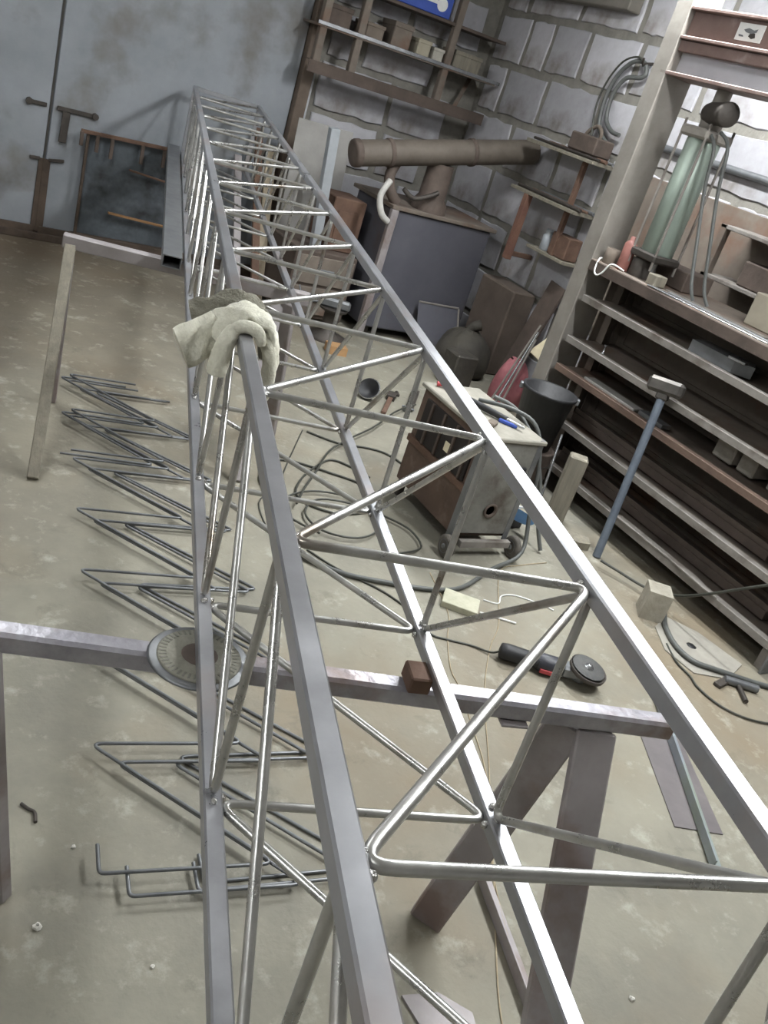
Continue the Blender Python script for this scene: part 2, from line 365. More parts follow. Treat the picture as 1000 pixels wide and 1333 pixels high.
# ------------------------------------------------------------------ lamps
for lab, x, y, z, L, W in LAMPS:
    t = thing('strip_lamp', (x, y, z), lab, 'lamp', 'ceiling strip lamps')
    MB().box(x-.07, x+.07, y-L/2-.03, y+L/2+.03, z+.06, 2.8, .006).build('housing', M_white, t)
    for dx in (-.035, .035):
        MB().tube([(x+dx, y-L/2, z+.03), (x+dx, y+L/2, z+.03)], .016, 10).build('tube', M_tube_em, t)
    for dy in (-1, 1): MB().box(x-.06, x+.06, y+dy*(L/2+.012)-.012, y+dy*(L/2+.012)+.012, z+.005, z+.062, .003).build('end_cap', M_white, t)
    a = area_light('lamp_light', (x, y, z-.01), .14, L, W, (.95, .98, 1.0))

# ------------------------------------------------------------------ lattice mast
X0, X1, ZA, ZC = 0.2176, 0.6237, 1.0995, 0.7068
PER, CH = 0.4495, 0.025
S_T, S_B, KMIN, KMAX = 0.436, 0.420, -2, 13
YEND, YBEG = 6.36, -0.55
mast = thing('lattice_mast', T(X0, 1.165, ZC-CH/2), 'long square lattice mast of bare steel tube and zigzag rod on trestles', 'mast')
ENDS = {'A': (X0, ZA), 'B': (X1, ZA), 'C': (X0, ZC), 'D': (X1, ZC)}
for k, (x, z) in ENDS.items():
    MB().bar(T(x, YBEG, z), T(x, YEND, z), CH, CH, TX, .0025).build('chord', M_chord, mast)
RR = 0.0062; ins = CH/2 + RR*.8 - .0115; WOFF = .0085
def node(face, which, k):
    st, sb = S_T+k*PER, S_B+k*PER
    if face == 'top': return T(X0+ins, st, ZA) if which == 0 else T(X1-ins, st, ZA)
    if face == 'bottom': return T(X0+ins, sb, ZC) if which == 0 else T(X1-ins, sb, ZC)
    if face == 'left': return T(X0, st, ZA-ins) if which == 0 else T(X0, sb, ZC+ins)
    return T(X1, st, ZA-ins) if which == 0 else T(X1, sb, ZC+ins)
def lacing(face):
    pts = []
    for k in range(KMIN, KMAX):
        if face == 'top': pts += [node(face, 0, k), node(face, 1, k+1)]
        elif face == 'left': pts += [node(face, 1, k), node(face, 0, k+1)]
        elif face == 'right': pts += [node(face, 0, k), node(face, 1, k+1)]
        else: pts += [node(face, 1, k), node(face, 0, k+1)]
    MB().tube(fillet(pts, .014, 5), RR, 10).build('lacing_rod', M_rod, mast)
for fc in ('top', 'left', 'right', 'bottom'): lacing(fc)
# weld beads at the nodes near the viewer
wm = MB().lathe(mast.location, (0, 0, 1), [(0.0005, -.006), (.005, -.005), (.0075, -.001), (.006, .004), (.0005, .006)], 8).build('weld_bead', M_weld, mast)
first = True
for k in range(-1, 8):
    for fc, d in (('top', TX), ('left', ZZ), ('right', ZZ), ('bottom', TX)):
        for wh in (0, 1):
            p = node(fc, wh, k); sg = (1 if wh == 0 else -1) if fc in ('top', 'bottom') else (-1 if wh == 0 else 1)
            for dy in (-.010, .011):
                o = wm if first else wm.copy()
                if not first: COL.objects.link(o)
                first = False; o.parent = mast
                o.location = p + d*(sg*WOFF) + TY*(dy+random.uniform(-.002, .002)) - mast.location
                o.rotation_euler = (random.uniform(0, 3), random.uniform(0, 3), 0); q = random.uniform(.6, 1.0); o.scale = (q, q, q*.9)
for a, b in (('A', 'B'), ('C', 'D'), ('A', 'C'), ('B', 'D')):
    (xa, za), (xb, zb) = ENDS[a], ENDS[b]
    pa, pb = T(xa, YEND-.02, za), T(xb, YEND-.02, zb); d = (pb-pa).normalized()
    MB().bar(pa+d*CH/2, pb-d*CH/2, CH, CH, TY).build('end_bar', M_chord, mast)

# ------------------------------------------------------------------ near trestle
BT = 0.683   # top of its crossbar
YB = 1.168
tr = thing('trestle', T(0.45, YB, 0, False), 'near steel trestle under the mast, its tube crossbar scuffed bright', 'trestle', 'trestles carrying the mast')
YB = 1.20
MB().bar(T(-.22, 1.236, BT-.02, 0), T(1.13, 1.188, BT-.02, 0), .04, .04, TY, .006).build('crossbar', M_bar, tr)
def leg(p, q, wd, th, side, par, m=M_leg):
    MB().bar(p, q, wd, th, side, .004).build('leg', m, par)
leg(T(.93, YB+.014, BT-.052, 0), T(.858, 1.262, .002, 0), .075, .03, (TX*.82-TY*.55+ZZ*.25), tr)
leg(T(.975, YB-.012, BT-.046, 0), T(.955, .85, .002, 0), .075, .03, (TX*.95-TY*.3), tr)
leg(T(-.115, YB+.06, BT-.015, 0), T(-.03, 1.29, .002, 0), .04, .03, (TX*.8-TY*.6), tr)
leg(T(-.13, YB-.0, BT-.015, 0), T(-.16, .85, .002, 0), .06, .03, (TX*.97+TY*.1), tr)
MB().bar(T(.77, YB+.0, BT-.044, 0), T(.825, YB+.0, BT-.044, 0), .06, .006, TY).build('gusset_plate', M_leg, tr)

# packing disc stack under the left lower chord, block beside the right one
dc = T(.215, 1.205, BT, 0)
g = thing('grinding_disc', dc, 'round ribbed grinding disc packed on the crossbar under the left lower chord', 'disc')
MB().lathe(dc, ZZ, [(.03, 0), (.080, 0), (.084, .002), (.080, .005), (.03, .006)], 40).build('rim', M_steelgrey, g)
MB().lathe(dc, ZZ, [(.018, .0055), (.022, .009), (.035, .0098), (.066, .0098), (.069, .0075), (.069, .0055)], 40).build('face', pm('disc_grey', '7a786d', '918f83', 30, .85, .1, .3), g)
rb = MB()
for i in range(44):
    a = 2*math.pi*i/44; d = Vector((math.cos(a), math.sin(a), 0)); rb.bar(dc+d*.054+ZZ*.0101, dc+d*.066+ZZ*.0096, .0035, .0014, ZZ.cross(d), .0004)
rb.build('rib_ring', pm('disc_rib', '6a6960', '7c7a70', 30, .8, .1, .2), g)['kind'] = 'stuff'
MB().lathe(dc, ZZ, [(.006, .0100), (.020, .0102), (.028, .0112), (.030, .0098)], 20).build('hub_recess', M_rustdark, g)
bk = MB().obox(T(.593, 1.203, BT+.0165, 0), TX, TY, ZZ, .04, .055, .033, .003)
tag(bk.build('steel_block', M_rust), 'small rusty steel block on the crossbar beside the right lower chord', 'block')

# ------------------------------------------------------------------ far trestle
YF = 3.64; ZF = ZC-CH/2+TAU*YF-.001
tr = thing('trestle', T(0.25, YF, 0, False), 'far trestle under the mast near the gate, one long grey leg splayed', 'trestle', 'trestles carrying the mast')
MB().bar(T(-.24, YF, ZF-.025, 0), T(.72, YF, ZF-.025, 0), .05, .05, TY, .004).build('crossbar', M_leg, tr)
MB().bar(T(-.21, YF-.02, ZF-.04, 0), T(-.185, 3.01, .001, 0), .04, .04, TX, .003).build('leg', M_woodgrey, tr)
leg(T(.64, YF-.02, ZF-.05, 0), T(.735, 3.83, .002, 0), .06, .03, (TX*.8-TY*.6), tr)
leg(T(.60, YF+.02, ZF-.05, 0), T(.55, 3.28, .002, 0), .055, .03, (TX*.95), tr)
MB().bar(T(-.21, YF+.02, ZF-.05, 0), T(-.2, 3.72, .001, 0), .035, .035, TX, .003).build('leg', M_leg, tr)
o = MB()
zc = ZF+.0255
pA, pB = T(.155, 3.5, zc, 0), T(.155, 6.3, zc+.02, 0)
o.bar(pA-ZZ*.0225, pB-ZZ*.0225, .072, .005, TX).bar(pA-TX*.0335, pB-TX*.0335, .045, .005, ZZ).bar(pA+TX*.0335, pB+TX*.0335, .045, .005, ZZ).bar(pA+ZZ*.020, pB+ZZ*.020, .072, .005, TX)
tag(o.build('steel_beam', M_steelgrey), 'long grey box beam lying beside the mast on the far trestle', 'beam')

# ------------------------------------------------------------------ work glove over the top left chord
gy = 1.62; ct = T(X0, gy, ZA)
def G(dx, dy, dz): return T(X0+dx, gy+dy, ZA+dz)
gl = thing('work_glove', G(0, 0, CH/2), 'cream canvas work glove draped over the top left chord', 'glove')
def lerp_sides(a, b, n): return [(Vector(a)*(1-i/(n-1)) + Vector(b)*(i/(n-1))).normalized() for i in range(n)]
pth = smooth_path([G(-.058, -.005, -.016), G(-.042, .0, .008), G(-.020, .005, .028), G(.004, .005, .037), G(.030, .0, .031), G(.050, -.005, .008), G(.060, -.01, -.035), G(.064, -.012, -.085)], 4)
n_ = len(pth); sds = lerp_sides(ZZ*.75+TY*.65, TY, 10)+[TY]*(n_-10)
MB().ribbon(pth, sds, [.072+.022*math.sin(math.pi*i/(n_-1)) - .035*max(0, i/(n_-1)-.8)*3 for i in range(n_)], .020).build('palm', M_glove, gl)
pth = smooth_path([G(-.040, .0, -.002), G(-.062, -.012, -.018), G(-.084, -.022, -.033), G(-.104, -.03, -.046)], 4)
n_ = len(pth); MB().ribbon(pth, lerp_sides(ZZ*.8+TY*.5-TX*.15, ZZ*.9-TX*.3, n_), [.068+.012*i/(n_-1) for i in range(n_)], .020).build('cuff', M_glove, gl)
MB().tube(smooth_path([G(-.020, -.045, .018), G(-.031, -.058, -.006), G(-.036, -.064, -.032), G(-.038, -.066, -.066)], 4), [.011, .014, .015, .016, .0165, .017, .0175, .018, .018, .0185, .0185, .0185, .016], 12).build('finger', M_glove, gl)
MB().tube(smooth_path([G(-.024, -.05, .012), G(-.012, -.052, .024), G(.006, -.053, .0265), G(.022, -.055, .019), G(.030, -.057, .0)], 3), [.009, .011, .0115, .012, .012, .012, .012, .012, .012, .011, .010, .009, .007], 10).build('finger', M_glove, gl)
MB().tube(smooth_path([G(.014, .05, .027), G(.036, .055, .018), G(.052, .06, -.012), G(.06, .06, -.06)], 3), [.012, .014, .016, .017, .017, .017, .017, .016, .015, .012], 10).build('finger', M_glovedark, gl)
MB().tube(smooth_path([G(.03, -.035, .012), G(.047, -.045, -.01), G(.056, -.05, -.05), G(.058, -.052, -.10)], 3), [.011, .013, .013, .013, .013, .013, .013, .013, .012, .008], 10).build('finger', M_glove, gl)
pth = smooth_path([G(-.088, .10, -.022), G(-.06, .10, -.008), G(-.03, .105, .014), G(0, .105, .027), G(.03, .105, .022), G(.045, .10, .0)], 4)
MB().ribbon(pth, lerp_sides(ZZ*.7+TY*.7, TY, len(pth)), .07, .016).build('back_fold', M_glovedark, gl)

# ------------------------------------------------------------------ bent spare rods on the floor
def spare(x, y, ang, zlo, k0, k1, wd, label, hook=True, per=.372):
    ax = Vector((math.sin(ang), math.cos(ang), 0)); px = Vector((math.cos(ang), -math.sin(ang), 0)); o = Vector((x, y, 0))
    pts = []
    for k in range(k0, k1+1):
        Lk = o+ax*(per*k); Rk = Lk+px*wd
        z = ZZ*zlo
        if k == k0:
            if hook: pts += [Lk+ax*.07+z+ZZ*.004]
            pts += [Lk+z, Rk+z]
        else: pts += [Lk+z, Rk+z]
    pts = pts[:-1] + [pts[-1]-px*.06]
    m = MB().tube(fillet(pts, .012, 4), .0045, 8)
    return tag(m.build('bent_rod', M_rawrod), label, 'steel rod', 'bent zigzag rods on the floor')
spare(.498, 1.238, .147, .0315, 0, 7, .372, 'zigzag steel rod on the floor, topmost and furthest left of the stack')
spare(.547, 1.178, .145, .0225, 0, 7, .372, 'zigzag steel rod, second from the left, its hooked end nearest the viewer')
spare(.690, 1.165, .118, .0135, 0, 7, .372, 'zigzag steel rod third from the left in the stack, short hook under the mast')
spare(.712, 1.19, .112, .0045, 0, 7, .39, 'zigzag steel rod under the third one, apexes reaching furthest right')
spare(.735, 3.09, .165, .0405, 0, 2, .34, 'short zigzag rod lying on top of the far end of the rod stack', False)
spare(.775, 3.105, .16, .0495, 0, 2, .35, 'short zigzag rod crossing the far end of the stack, uppermost', False)

# ------------------------------------------------------------------ loose steel on the floor right of the mast
f = MB().prism([(2.26, 1.455, .0), (2.43, 1.462, .0), (2.205, 1.02, .0), (2.061, 1.078, .0)], .004)
tag(f.build('steel_plate', pm('dark_plate', '716c6d', '827c7c', 6, .5, .4, .08)), 'flat grey steel offcut plate on the floor right of the trestle', 'plate')
f = MB().angle((2.515, 1.69, .006), (2.052, .925, .006), .035, .004, (.85, -.5, 0), ZZ)
tag(f.build('angle_iron', pm('greenish_angle', '858d92', '9ca3a8', 5, .5, .4, .1, c3='88947a', scale3=2.0, th3=.58)), 'greenish grey angle iron lying across the offcut plate', 'angle iron')
f = MB().angle((1.352, 1.055, .002), (1.262, .70, .002), .035, .004, (.97, -.2, 0), ZZ)
tag(f.build('angle_iron', M_leg), 'brown angle iron on the floor beside the near trestle leg', 'angle iron')
f = MB().prism([(1.02, .84, 0), (1.10, .825, 0), (1.15, .765, 0), (1.13, .70, 0), (1.03, .74, 0)], .006)
tag(f.build('steel_plate', M_leg), 'small dark five sided steel plate on the floor at the bottom edge', 'plate')

# ------------------------------------------------------------------ angle grinder
gd = Vector((2.20, 1.685, 0)); gh = Vector((1.945, 1.842, 0)); ax = (gd-gh).normalized(); sd = ZZ.cross(ax)
g = thing('angle_grinder', (gd+gh)/2, 'black angle grinder lying on the floor with its disc facing up', 'angle grinder')
MB().lathe(gh+ZZ*.034, ax, [(.012, -.004), (.026, 0), (.029, .02), (.027, .09), (.025, .125), (.028, .135)], 16).build('handle', M_black, g)
MB().lathe(gh+ZZ*.034, ax, [(.028, .132), (.033, .145), (.033, .205), (.030, .215)], 16).build('motor_housing', pm('grinder_blue_black', '2b2c33', '3d3e46', 10, .45), g)
sw = MB().bar(gh+ax*.14+ZZ*.022-sd*.032, gh+ax*.185+ZZ*.022-sd*.032, .016, .008, ZZ); sw.build('switch', M_red, g)
MB().bar(gh+ax*.212+ZZ*.035, gh+ax*.285+ZZ*.04, .052, .048, sd, .012).lathe(gd+ZZ*.012-ax*.018, ZZ, [(.024, 0), (.028, .01), (.028, .045), (.02, .05)], 14).build('gear_head', M_steelgrey, g)
n = (ZZ+ax*.12-sd*.1).normalized()
MB().lathe(gd+ZZ*.066, n, [(.008, 0), (.058, 0), (.060, .0015), (.058, .003), (.008, .003)], 32).build('cutting_disc', pm('disc_dark', '4a4a4a', '5c5c5a', 30, .7, .1, .2), g)
MB().lathe(gd+ZZ*.066, n, [(.017, .003), (.017, .006), (.009, .007), (.009, .014), (.004, .015)], 14).build('clamp_nut', M_bright, g)
MB().lathe(gd+ZZ*.052, n, [(.066, -.002), (.067, .012), (.064, .013), (.062, .002)], 24).build('guard', M_dark_iron, g)
pth = [(1.948, 1.84, .034), (1.925, 1.86, .012)] + [(x, y, .004) for x, y in ((1.88, 1.91), (1.80, 1.95), (1.753, 1.985), (1.749, 2.09), (1.696, 2.23), (1.578, 2.377), (1.508, 2.503))]
MB().tube(smooth_path(pth), .0038, 6).build('cord', M_cable, g)

# cords, cables and hoses on the floor
def cable(name, xy, z, r, m, label, cat, pts3=None):
    P = pts3 or floor_path(xy, z)
    return tag(MB().tube(smooth_path(P), r, 7).build(name, m), label, cat)
cable('cord', [(1.965, 2.351), (1.897, 2.10), (1.81, 1.959), (1.729, 1.804), (1.707, 1.705), (1.661, 1.578), (1.59, 1.382), (1.479, 1.182), (1.334, .95), (1.235, .79), (1.19, .70)], .002, .002, M_tan, 'thin tan cord on the floor, the left of two running towards the viewer', 'cord')
cable('cord', [(2.60, 2.42), (2.44, 2.40), (2.30, 2.35), (2.079, 2.03), (1.954, 1.90), (1.787, 1.685), (1.603, 1.38), (1.441, 1.13), (1.372, .99), (1.325, .86), (1.30, .75), (1.27, .66)], .0022, .002, M_tan, 'thin tan cord on the floor, the right of two, starting at the welding machine', 'cord')
cable('cable', [(1.497, 2.923), (1.521, 3.052), (1.617, 3.198), (1.732, 3.213), (1.882, 3.124), (1.992, 3.032), (2.003, 2.899), (1.914, 2.798), (1.758, 2.77), (1.651, 2.842), (1.637, 2.934), (1.73, 3.074), (1.86, 3.199), (1.95, 3.254), (2.02, 3.195), (2.07, 3.1)], .006, .005, M_cable, 'black cable coiled in loops on the floor left of the welding machine', 'cable')
cable('cable', [(1.60, 2.60), (1.52, 2.72), (1.56, 2.86), (1.70, 2.93), (1.85, 2.90), (1.93, 2.78), (1.88, 2.64), (1.75, 2.57), (1.62, 2.62), (1.60, 2.75), (1.70, 2.86), (1.84, 2.84), (1.98, 2.72), (2.03, 2.62), (2.0, 2.5), (1.86, 2.46)], .0165, .0045, M_cable, 'thin black cable in small tangled loops beneath the mast', 'cable')
cable('cable', [(1.583, 2.804), (1.671, 2.934), (1.80, 3.10), (1.95, 3.3), (2.15, 3.47), (2.35, 3.62), (2.6, 3.85), (2.8, 3.98)], .027, .005, M_cable, 'dark cable running from the loops towards the stove', 'cable')
cable('cable', [(1.944, 3.542), (2.063, 3.44), (2.216, 3.407), (2.30, 3.35), (2.34, 3.22)], .006, .005, M_cable, 'short dark cable curving behind the welding machine', 'cable')
cable('wire', [(1.927, 3.555), (1.756, 3.28), (1.575, 2.99), (1.44, 2.838), (1.40, 2.6)], .003, .003, M_cable, 'thin dark wire stretched across the floor left of the coils', 'wire')
cable('hose', None, 0, .009, M_hose, 'thick grey welding hose sweeping round the floor to the welding machine', 'hose',
      [(1.47, 2.78, .012), (1.42, 2.62, .012), (1.45, 2.468, .012), (1.57, 2.343, .012), (1.721, 2.28, .012), (1.897, 2.23, .012), (2.043, 2.24, .012), (2.264, 2.36, .012), (2.44, 2.42, .05), (2.475, 2.50, .2), (2.475, 2.56, .4), (2.44, 2.62, .53), (2.36, 2.7, .56), (2.26, 2.8, .545)])
cable('hose', None, 0, .009, M_hose, 'grey hose rising from the floor behind the welding machine', 'hose',
      [(2.62, 2.50, .012), (2.60, 2.56, .12), (2.58, 2.62, .28), (2.54, 2.70, .42), (2.47, 2.80, .52), (2.38, 2.86, .545)])
# foam board with white rod, white wire, small debris
f = MB().obox((1.972, 2.14, .0125), Vector((.78, -.62, 0)), Vector((.62, .78, 0)), ZZ, .135, .105, .025, .002)
tag(f.build('board_offcut', M_foam), 'pale thick board offcut on the floor left of the welding machine', 'board')
cable('rod', [(2.032, 2.092), (2.15, 2.02)], .004, .004, M_white, 'short white rod on the floor beside the pale board', 'rod')
cable('wire', [(2.10, 2.17), (2.152, 2.073+.07), (2.20, 2.19), (2.27, 2.19), (2.35, 2.13), (2.386, 2.09)], .003, .003, M_white, 'white bent wire on the floor near the grinder', 'wire')
cable('wire_offcut', [(.385, 1.475), (.397, 1.458), (.408, 1.445), (.406, 1.418)], .004, .004, M_dark_iron, 'small dark bent wire offcut on the floor at the left', 'wire')
def pebble(x, y, r, label):
    rgp = random.Random(int(x*1000)); m = MB().lathe((x, y, 0), ZZ, [(r*.75, 0), (r, r*.35), (r*.8, r*.8), (r*.3, r*1.05)], 7, False)
    m.v = [v+Vector((rgp.uniform(-.2, .2)*r, rgp.uniform(-.2, .2)*r, 0)) for v in m.v]
    tag(m.build('pebble', pm('white_pebble', 'cfccc2', 'e4e2da', 40, .8)), label, 'pebble', 'white pebbles on the floor')
pebble(.372, 1.165, .009, 'small white pebble on the floor at the lower left')
pebble(.47, 1.34, .005, 'tiny white chip on the floor left of the rod hook')
pebble(.56, 1.03, .005, 'tiny white chip on the floor below the rod hooks')
pebble(1.54, .69, .007, 'small white chip on the floor near the lower right edge')

# ------------------------------------------------------------------ welding machine on wheels
W0, W1, B0, B1 = 2.12, 2.40, 2.50, 3.0
wd_ = thing('welding_machine', (2.26, 2.75, 0), 'rusty brown welding machine cart with grey front on small wheels', 'welding machine')
b = MB().box(W0+.012, W1, B0+.012, B1, .07, .50, .006).build('body', M_weldbox, wd_)
MB().box(W0+.004, W0+.014, B0+.06, B1-.05, .29, .47, .002).build('opening', pm('welder_dark', '1c1715', '2a231f', 8, .8), b)
MB().box(W0+.0, W0+.006, B0+.20, B0+.235, .34, .38, .001).build('tag', M_cream, b)
for i in range(4): MB().box(W0-.004, W0+.008, B0+.08+i*.1, B0+.095+i*.1, .29, .47, .002).build('louvre', M_rustdark, b)
MB().box(W0, W0+.02, B0+.02, B1, .255, .285, .003).build('side_rail', M_rust, wd_)
fr = MB().box(W0+.02, W1-.005, B0-.002, B0+.014, .09, .50, .004).build('front_panel', M_weldfront, wd_)
MB().lathe((2.265, B0-.002, .20), (0, -1, 0), [(.030, 0), (.034, .006), (.028, .010), (.022, .006), (.02, .0)], 18).build('vent_ring', M_rustdark, fr)
MB().box(2.32, 2.36, B0-.012, B0, .36, .40, .004).build('terminal', M_black, fr)
MB().angle((W0, B0-.002, .03), (W0, B0-.002, .52), .032, .005, (1, 0, 0), (0, 1, 0)).build('corner_angle', M_steelgrey, wd_)
MB().angle((W1+.004, B0-.002, .03), (W1+.004, B0-.002, .52), .025, .005, (-1, 0, 0), (0, 1, 0)).build('corner_angle', M_steelgrey, wd_)
MB().box(W0-.005, W1+.012, B0-.012, B1+.01, .50, .518, .004).build('top_board', pm('dusty_top', '817e74', '979388', 9, .85), wd_)
MB().bar((W0+.03, B0-.03, .062), (W1-.0, B0-.03, .062), .03, .025, ZZ).build('axle_bar', M_racklip, wd_)
for x in (W0-.025, W1+.03):
    wl = MB().lathe((x-.014, B0-.03, .048), (1, 0, 0), [(.026, 0), (.042, .001), (.048, .006), (.048, .022), (.042, .027), (.026, .028)], 22).build('wheel', pm('tyre', '4b4742', '6a655e', 20, .8), wd_)
    MB().lathe((x-.018, B0-.03, .048), (1, 0, 0), [(.005, 0), (.010, 0), (.012, .006), (.026, .006), (.028, .002), (.030, .03)], 18).build('wheel_hub', M_steelgrey, wl)
for x in (W0+.03, W1-.02): MB().box(x-.015, x+.015, B1-.05, B1-.02, 0, .08, .003).build('foot', M_dark_iron, wd_)
# things on it
t = thing('electrode_holder', (2.28, 2.70, .52), 'black electrode holder with bright jaw lying on the welding machine', 'electrode holder')
MB().tube([(2.30, 2.64, .535), (2.25, 2.74, .537), (2.21, 2.82, .54)], [.013, .014, .011], 10).build('grip', M_black, t)
MB().tube([(2.30, 2.64, .535), (2.34, 2.57, .535)], [.009, .006], 8).build('jaw', M_bright, t)
t = MB().tube(smooth_path([(2.22, 2.90, .53), (2.20, 2.95, .535), (2.16, 2.97, .53)]), .011, 8)
tag(t.build('clamp_handle', M_red), 'red handled clamp on the back of the welding machine', 'clamp')
t = MB().bar((2.33, 2.60, .527), (2.28, 2.66, .527), .03, .016, None, .005)
tag(t.build('blue_connector', M_bluebox), 'small blue connector on the front of the welding machine', 'connector')
t = MB().obox((2.20, 2.60, .529), Vector((.8, .6, 0)), Vector((-.6, .8, 0)), ZZ, .06, .035, .02, .004)
tag(t.build('small_box', M_box1), 'little brown box on the welding machine near its left corner', 'box')
# blue flip-flop sole standing behind the right wheel
ol = []
for i in range(20):
    a = 2*math.pi*i/20; r = .034 + .006*math.cos(a) ; ol.append((2.593+.062*math.cos(a)*.9-.03*math.sin(a)*.5, 2.665-.045*math.cos(a)*.9-.03*math.sin(a)*.55, .085-.015*math.cos(a)+.035*math.sin(a)))
t = thing('blue_sole', (2.593, 2.665, 0.05), 'light blue rubber sole leaning behind the welding machine wheel', 'sole')
MB().prism(ol, .012, (-.3, .6, -.3)).build('sole', M_blue, t)
MB().tube(smooth_path([ol[2], (2.63, 2.63, .14), ol[8]], 4), .005, 6).build('strap', M_white, t)
t = MB().obox((2.61, 2.74, .035), Vector((1, 0, 0)), Vector((0, 1, 0)), ZZ, .10, .08, .07, .006)
tag(t.build('black_block', M_black), 'black rubber block on the floor under the blue sole', 'block')

# ------------------------------------------------------------------ bucket on a drum, post, sledge hammer, block
t = thing('paint_drum', (3.0, 3.2, 0), 'dark dented drum carrying the black bucket', 'drum')
MB().lathe((2.955, 3.17, 0), ZZ, [(.125, 0), (.13, .006), (.13, .2), (.133, .206), (.125, .212), (.11, .205)], 26).build('body', M_rustdark, t)
for z in (.07, .14): MB().lathe((2.955, 3.17, z), ZZ, [(.130, -.005), (.134, 0), (.130, .005)], 26, True, False).build('hoop', M_dark_iron, t)
bc = Vector((2.955, 3.17, .212))
t = thing('bucket', bc, 'black plastic bucket with wire bail beside the steel column', 'bucket')
MB().lathe(bc, ZZ, [(.0, .003), (.10, .003), (.10, 0), (.130, .285), (.137, .287), (.137, .272), (.132, .27), (.132, .286), (.124, .284), (.096, .008), (0, .008)], 30).build('shell', M_black, t)
MB().tube(smooth_path([bc+Vector((.114, -.074, .275)), bc+Vector((.14, .02, .26)), bc+Vector((.09, .115, .255)), bc+Vector((-.045, .145, .26)), bc+Vector((-.114, .074, .275))], 5), .003, 6).build('bail', M_steelgrey, t)
for s_ in (1, -1): MB().obox(bc+Vector((.117*s_, -.077*s_, .268)), Vector((.83*s_, -.55*s_, 0)), Vector((.55*s_, .83*s_, 0)), ZZ, .02, .03, .03, .003).build('ear', M_steelgrey, t)
t = MB().obox((2.93, 2.80, .165), Vector((.8, -.6, 0)), Vector((.6, .8, 0)), ZZ, .085, .075, .33, .006)
tag(t.build('timber_post', M_woodgrey), 'short grey timber post standing before the rack', 'post')
t = MB().tube([(2.84, 2.83, 0.0), (2.93, 2.96, .36)], .006, 8)
tag(t.build('steel_rod', M_bright), 'thin bright rod leaning at the timber post', 'rod')
hp, ht = Vector((2.93, 2.47, 0)), Vector((3.035, 2.60, .755)); hd = (ht-hp).normalized()
t = thing('sledge_hammer', hp, 'sledge hammer standing head up against the steel rack', 'hammer')
MB().tube([hp+hd*.002, hp+hd*.3, ht-hd*.02], [.019, .018, .019], 10).build('handle', pm('blue_grey_paint', '5d6672', '747d88', 7, .5, .2, .08), t)
hs = Vector((.45, -.85, .28)).normalized(); hs = (hs-hd*hs.dot(hd)).normalized()
MB().obox(ht+hd*.02, hs, hd, hs.cross(hd), .155, .066, .066, .014).obox(ht-hd*.022, hs, hd, hs.cross(hd), .05, .03, .045, .006).build('head', pm('hammer_steel', '4a4744', '625e59', 12, .5, .5, .15), t)
t = MB().prism([(2.79, 2.03, 0), (2.87, 1.975, 0), (2.935, 2.06, 0), (2.855, 2.115, 0)], .125); 
tag(t.build('concrete_block', M_conc), 'pale concrete block on the floor in front of the rack', 'block')
t = MB().prism([(2.80, 2.63, 0), (2.86, 2.53, 0), (2.92, 2.52, 0), (2.96, 2.58, 0), (2.88, 2.66, 0)], .035)
tag(t.build('rag', M_woodgrey), 'crumpled grey rag on the floor at the foot of the hammer', 'rag')

# plate with a hole, hoses on the right
hc = Vector((2.90, 1.83, 0)); poly = [(2.94, 2.02), (3.02, 1.91), (3.06, 1.70), (2.90, 1.63), (2.76, 1.68), (2.74, 1.82), (2.82, 1.96)]
n = len(poly); ring = []
for i, (x, y) in enumerate(poly):
    d = Vector((x, y, 0))-hc; d.normalize(); ring.append(hc+d*.022)
vs = [Vector((x, y, 0)) for x, y in poly]+ring; vs2 = [v+ZZ*.005 for v in vs]
m = MB(); m.add(vs+vs2, [(2*n+i, 2*n+(i+1) % n, 3*n+(i+1) % n, 3*n+i) for i in range(n)]+[(i, (i+1) % n, n+(i+1) % n, n+i) for i in range(n)]+[(i, (i+1) % n, 2*n+(i+1) % n, 2*n+i) for i in range(n)]+[(n+i, n+(i+1) % n, 3*n+(i+1) % n, 3*n+i) for i in range(n)])
tag(m.build('steel_plate', pm('dusty_plate', '918d84', 'a5a197', 8, .7, .2, .1)), 'dusty steel plate with a round hole on the floor before the rack', 'plate')
m = MB().lathe(hc+ZZ*.0005, ZZ, [(.0, .0), (.021, .0), (.021, .003), (0, .003)], 16)  # black disc set inside the hole of the plate
tag(m.build('hole_disc', M_black), 'black plug in the hole of the dusty plate', 'filler')
cable('hose', None, 0, .010, M_hose, 'thick grey hose looping over the holed plate at the right edge', 'hose', [(2.97, 2.13, .03), (2.94, 2.04, .018), (2.86, 1.949, .016), (2.80, 1.83, .016), (2.80, 1.73, .016), (2.88, 1.665, .016), (2.98, 1.60, .013), (3.07, 1.55, .013), (3.2, 1.5, .013)])
cable('cable', [(2.778, 1.85), (2.73, 1.748), (2.72, 1.661), (2.70, 1.60), (2.712, 1.503), (2.775, 1.427), (2.884, 1.38), (3.0, 1.36)], .006, .004, M_cable, 'thin black cable on the floor by the right edge, below the thick hose', 'cable')
cable('cable', None, 0, .006, M_cable, 'black cable hanging across the front of the rack', 'cable', [(2.86, 2.38, .04), (2.90, 2.31, .035), (2.95, 2.168, .04), (2.96, 2.03, .1), (2.96, 1.908, .195), (2.97, 1.804, .29), (3.0, 1.66, .42), (3.05, 1.5, .55)])
t = thing('pipe_fitting', (2.93, 1.56, 0), 'short grey pipe clamp with studs on the floor below the hose', 'clamp')
MB().tube([(2.86, 1.62, .016), (2.97, 1.55, .016)], .016, 10).build('body', M_steelgrey, t)
MB().tube([(2.90, 1.58, .012), (2.85, 1.50, .012)], .009, 8).build('stud', M_dark_iron, t)
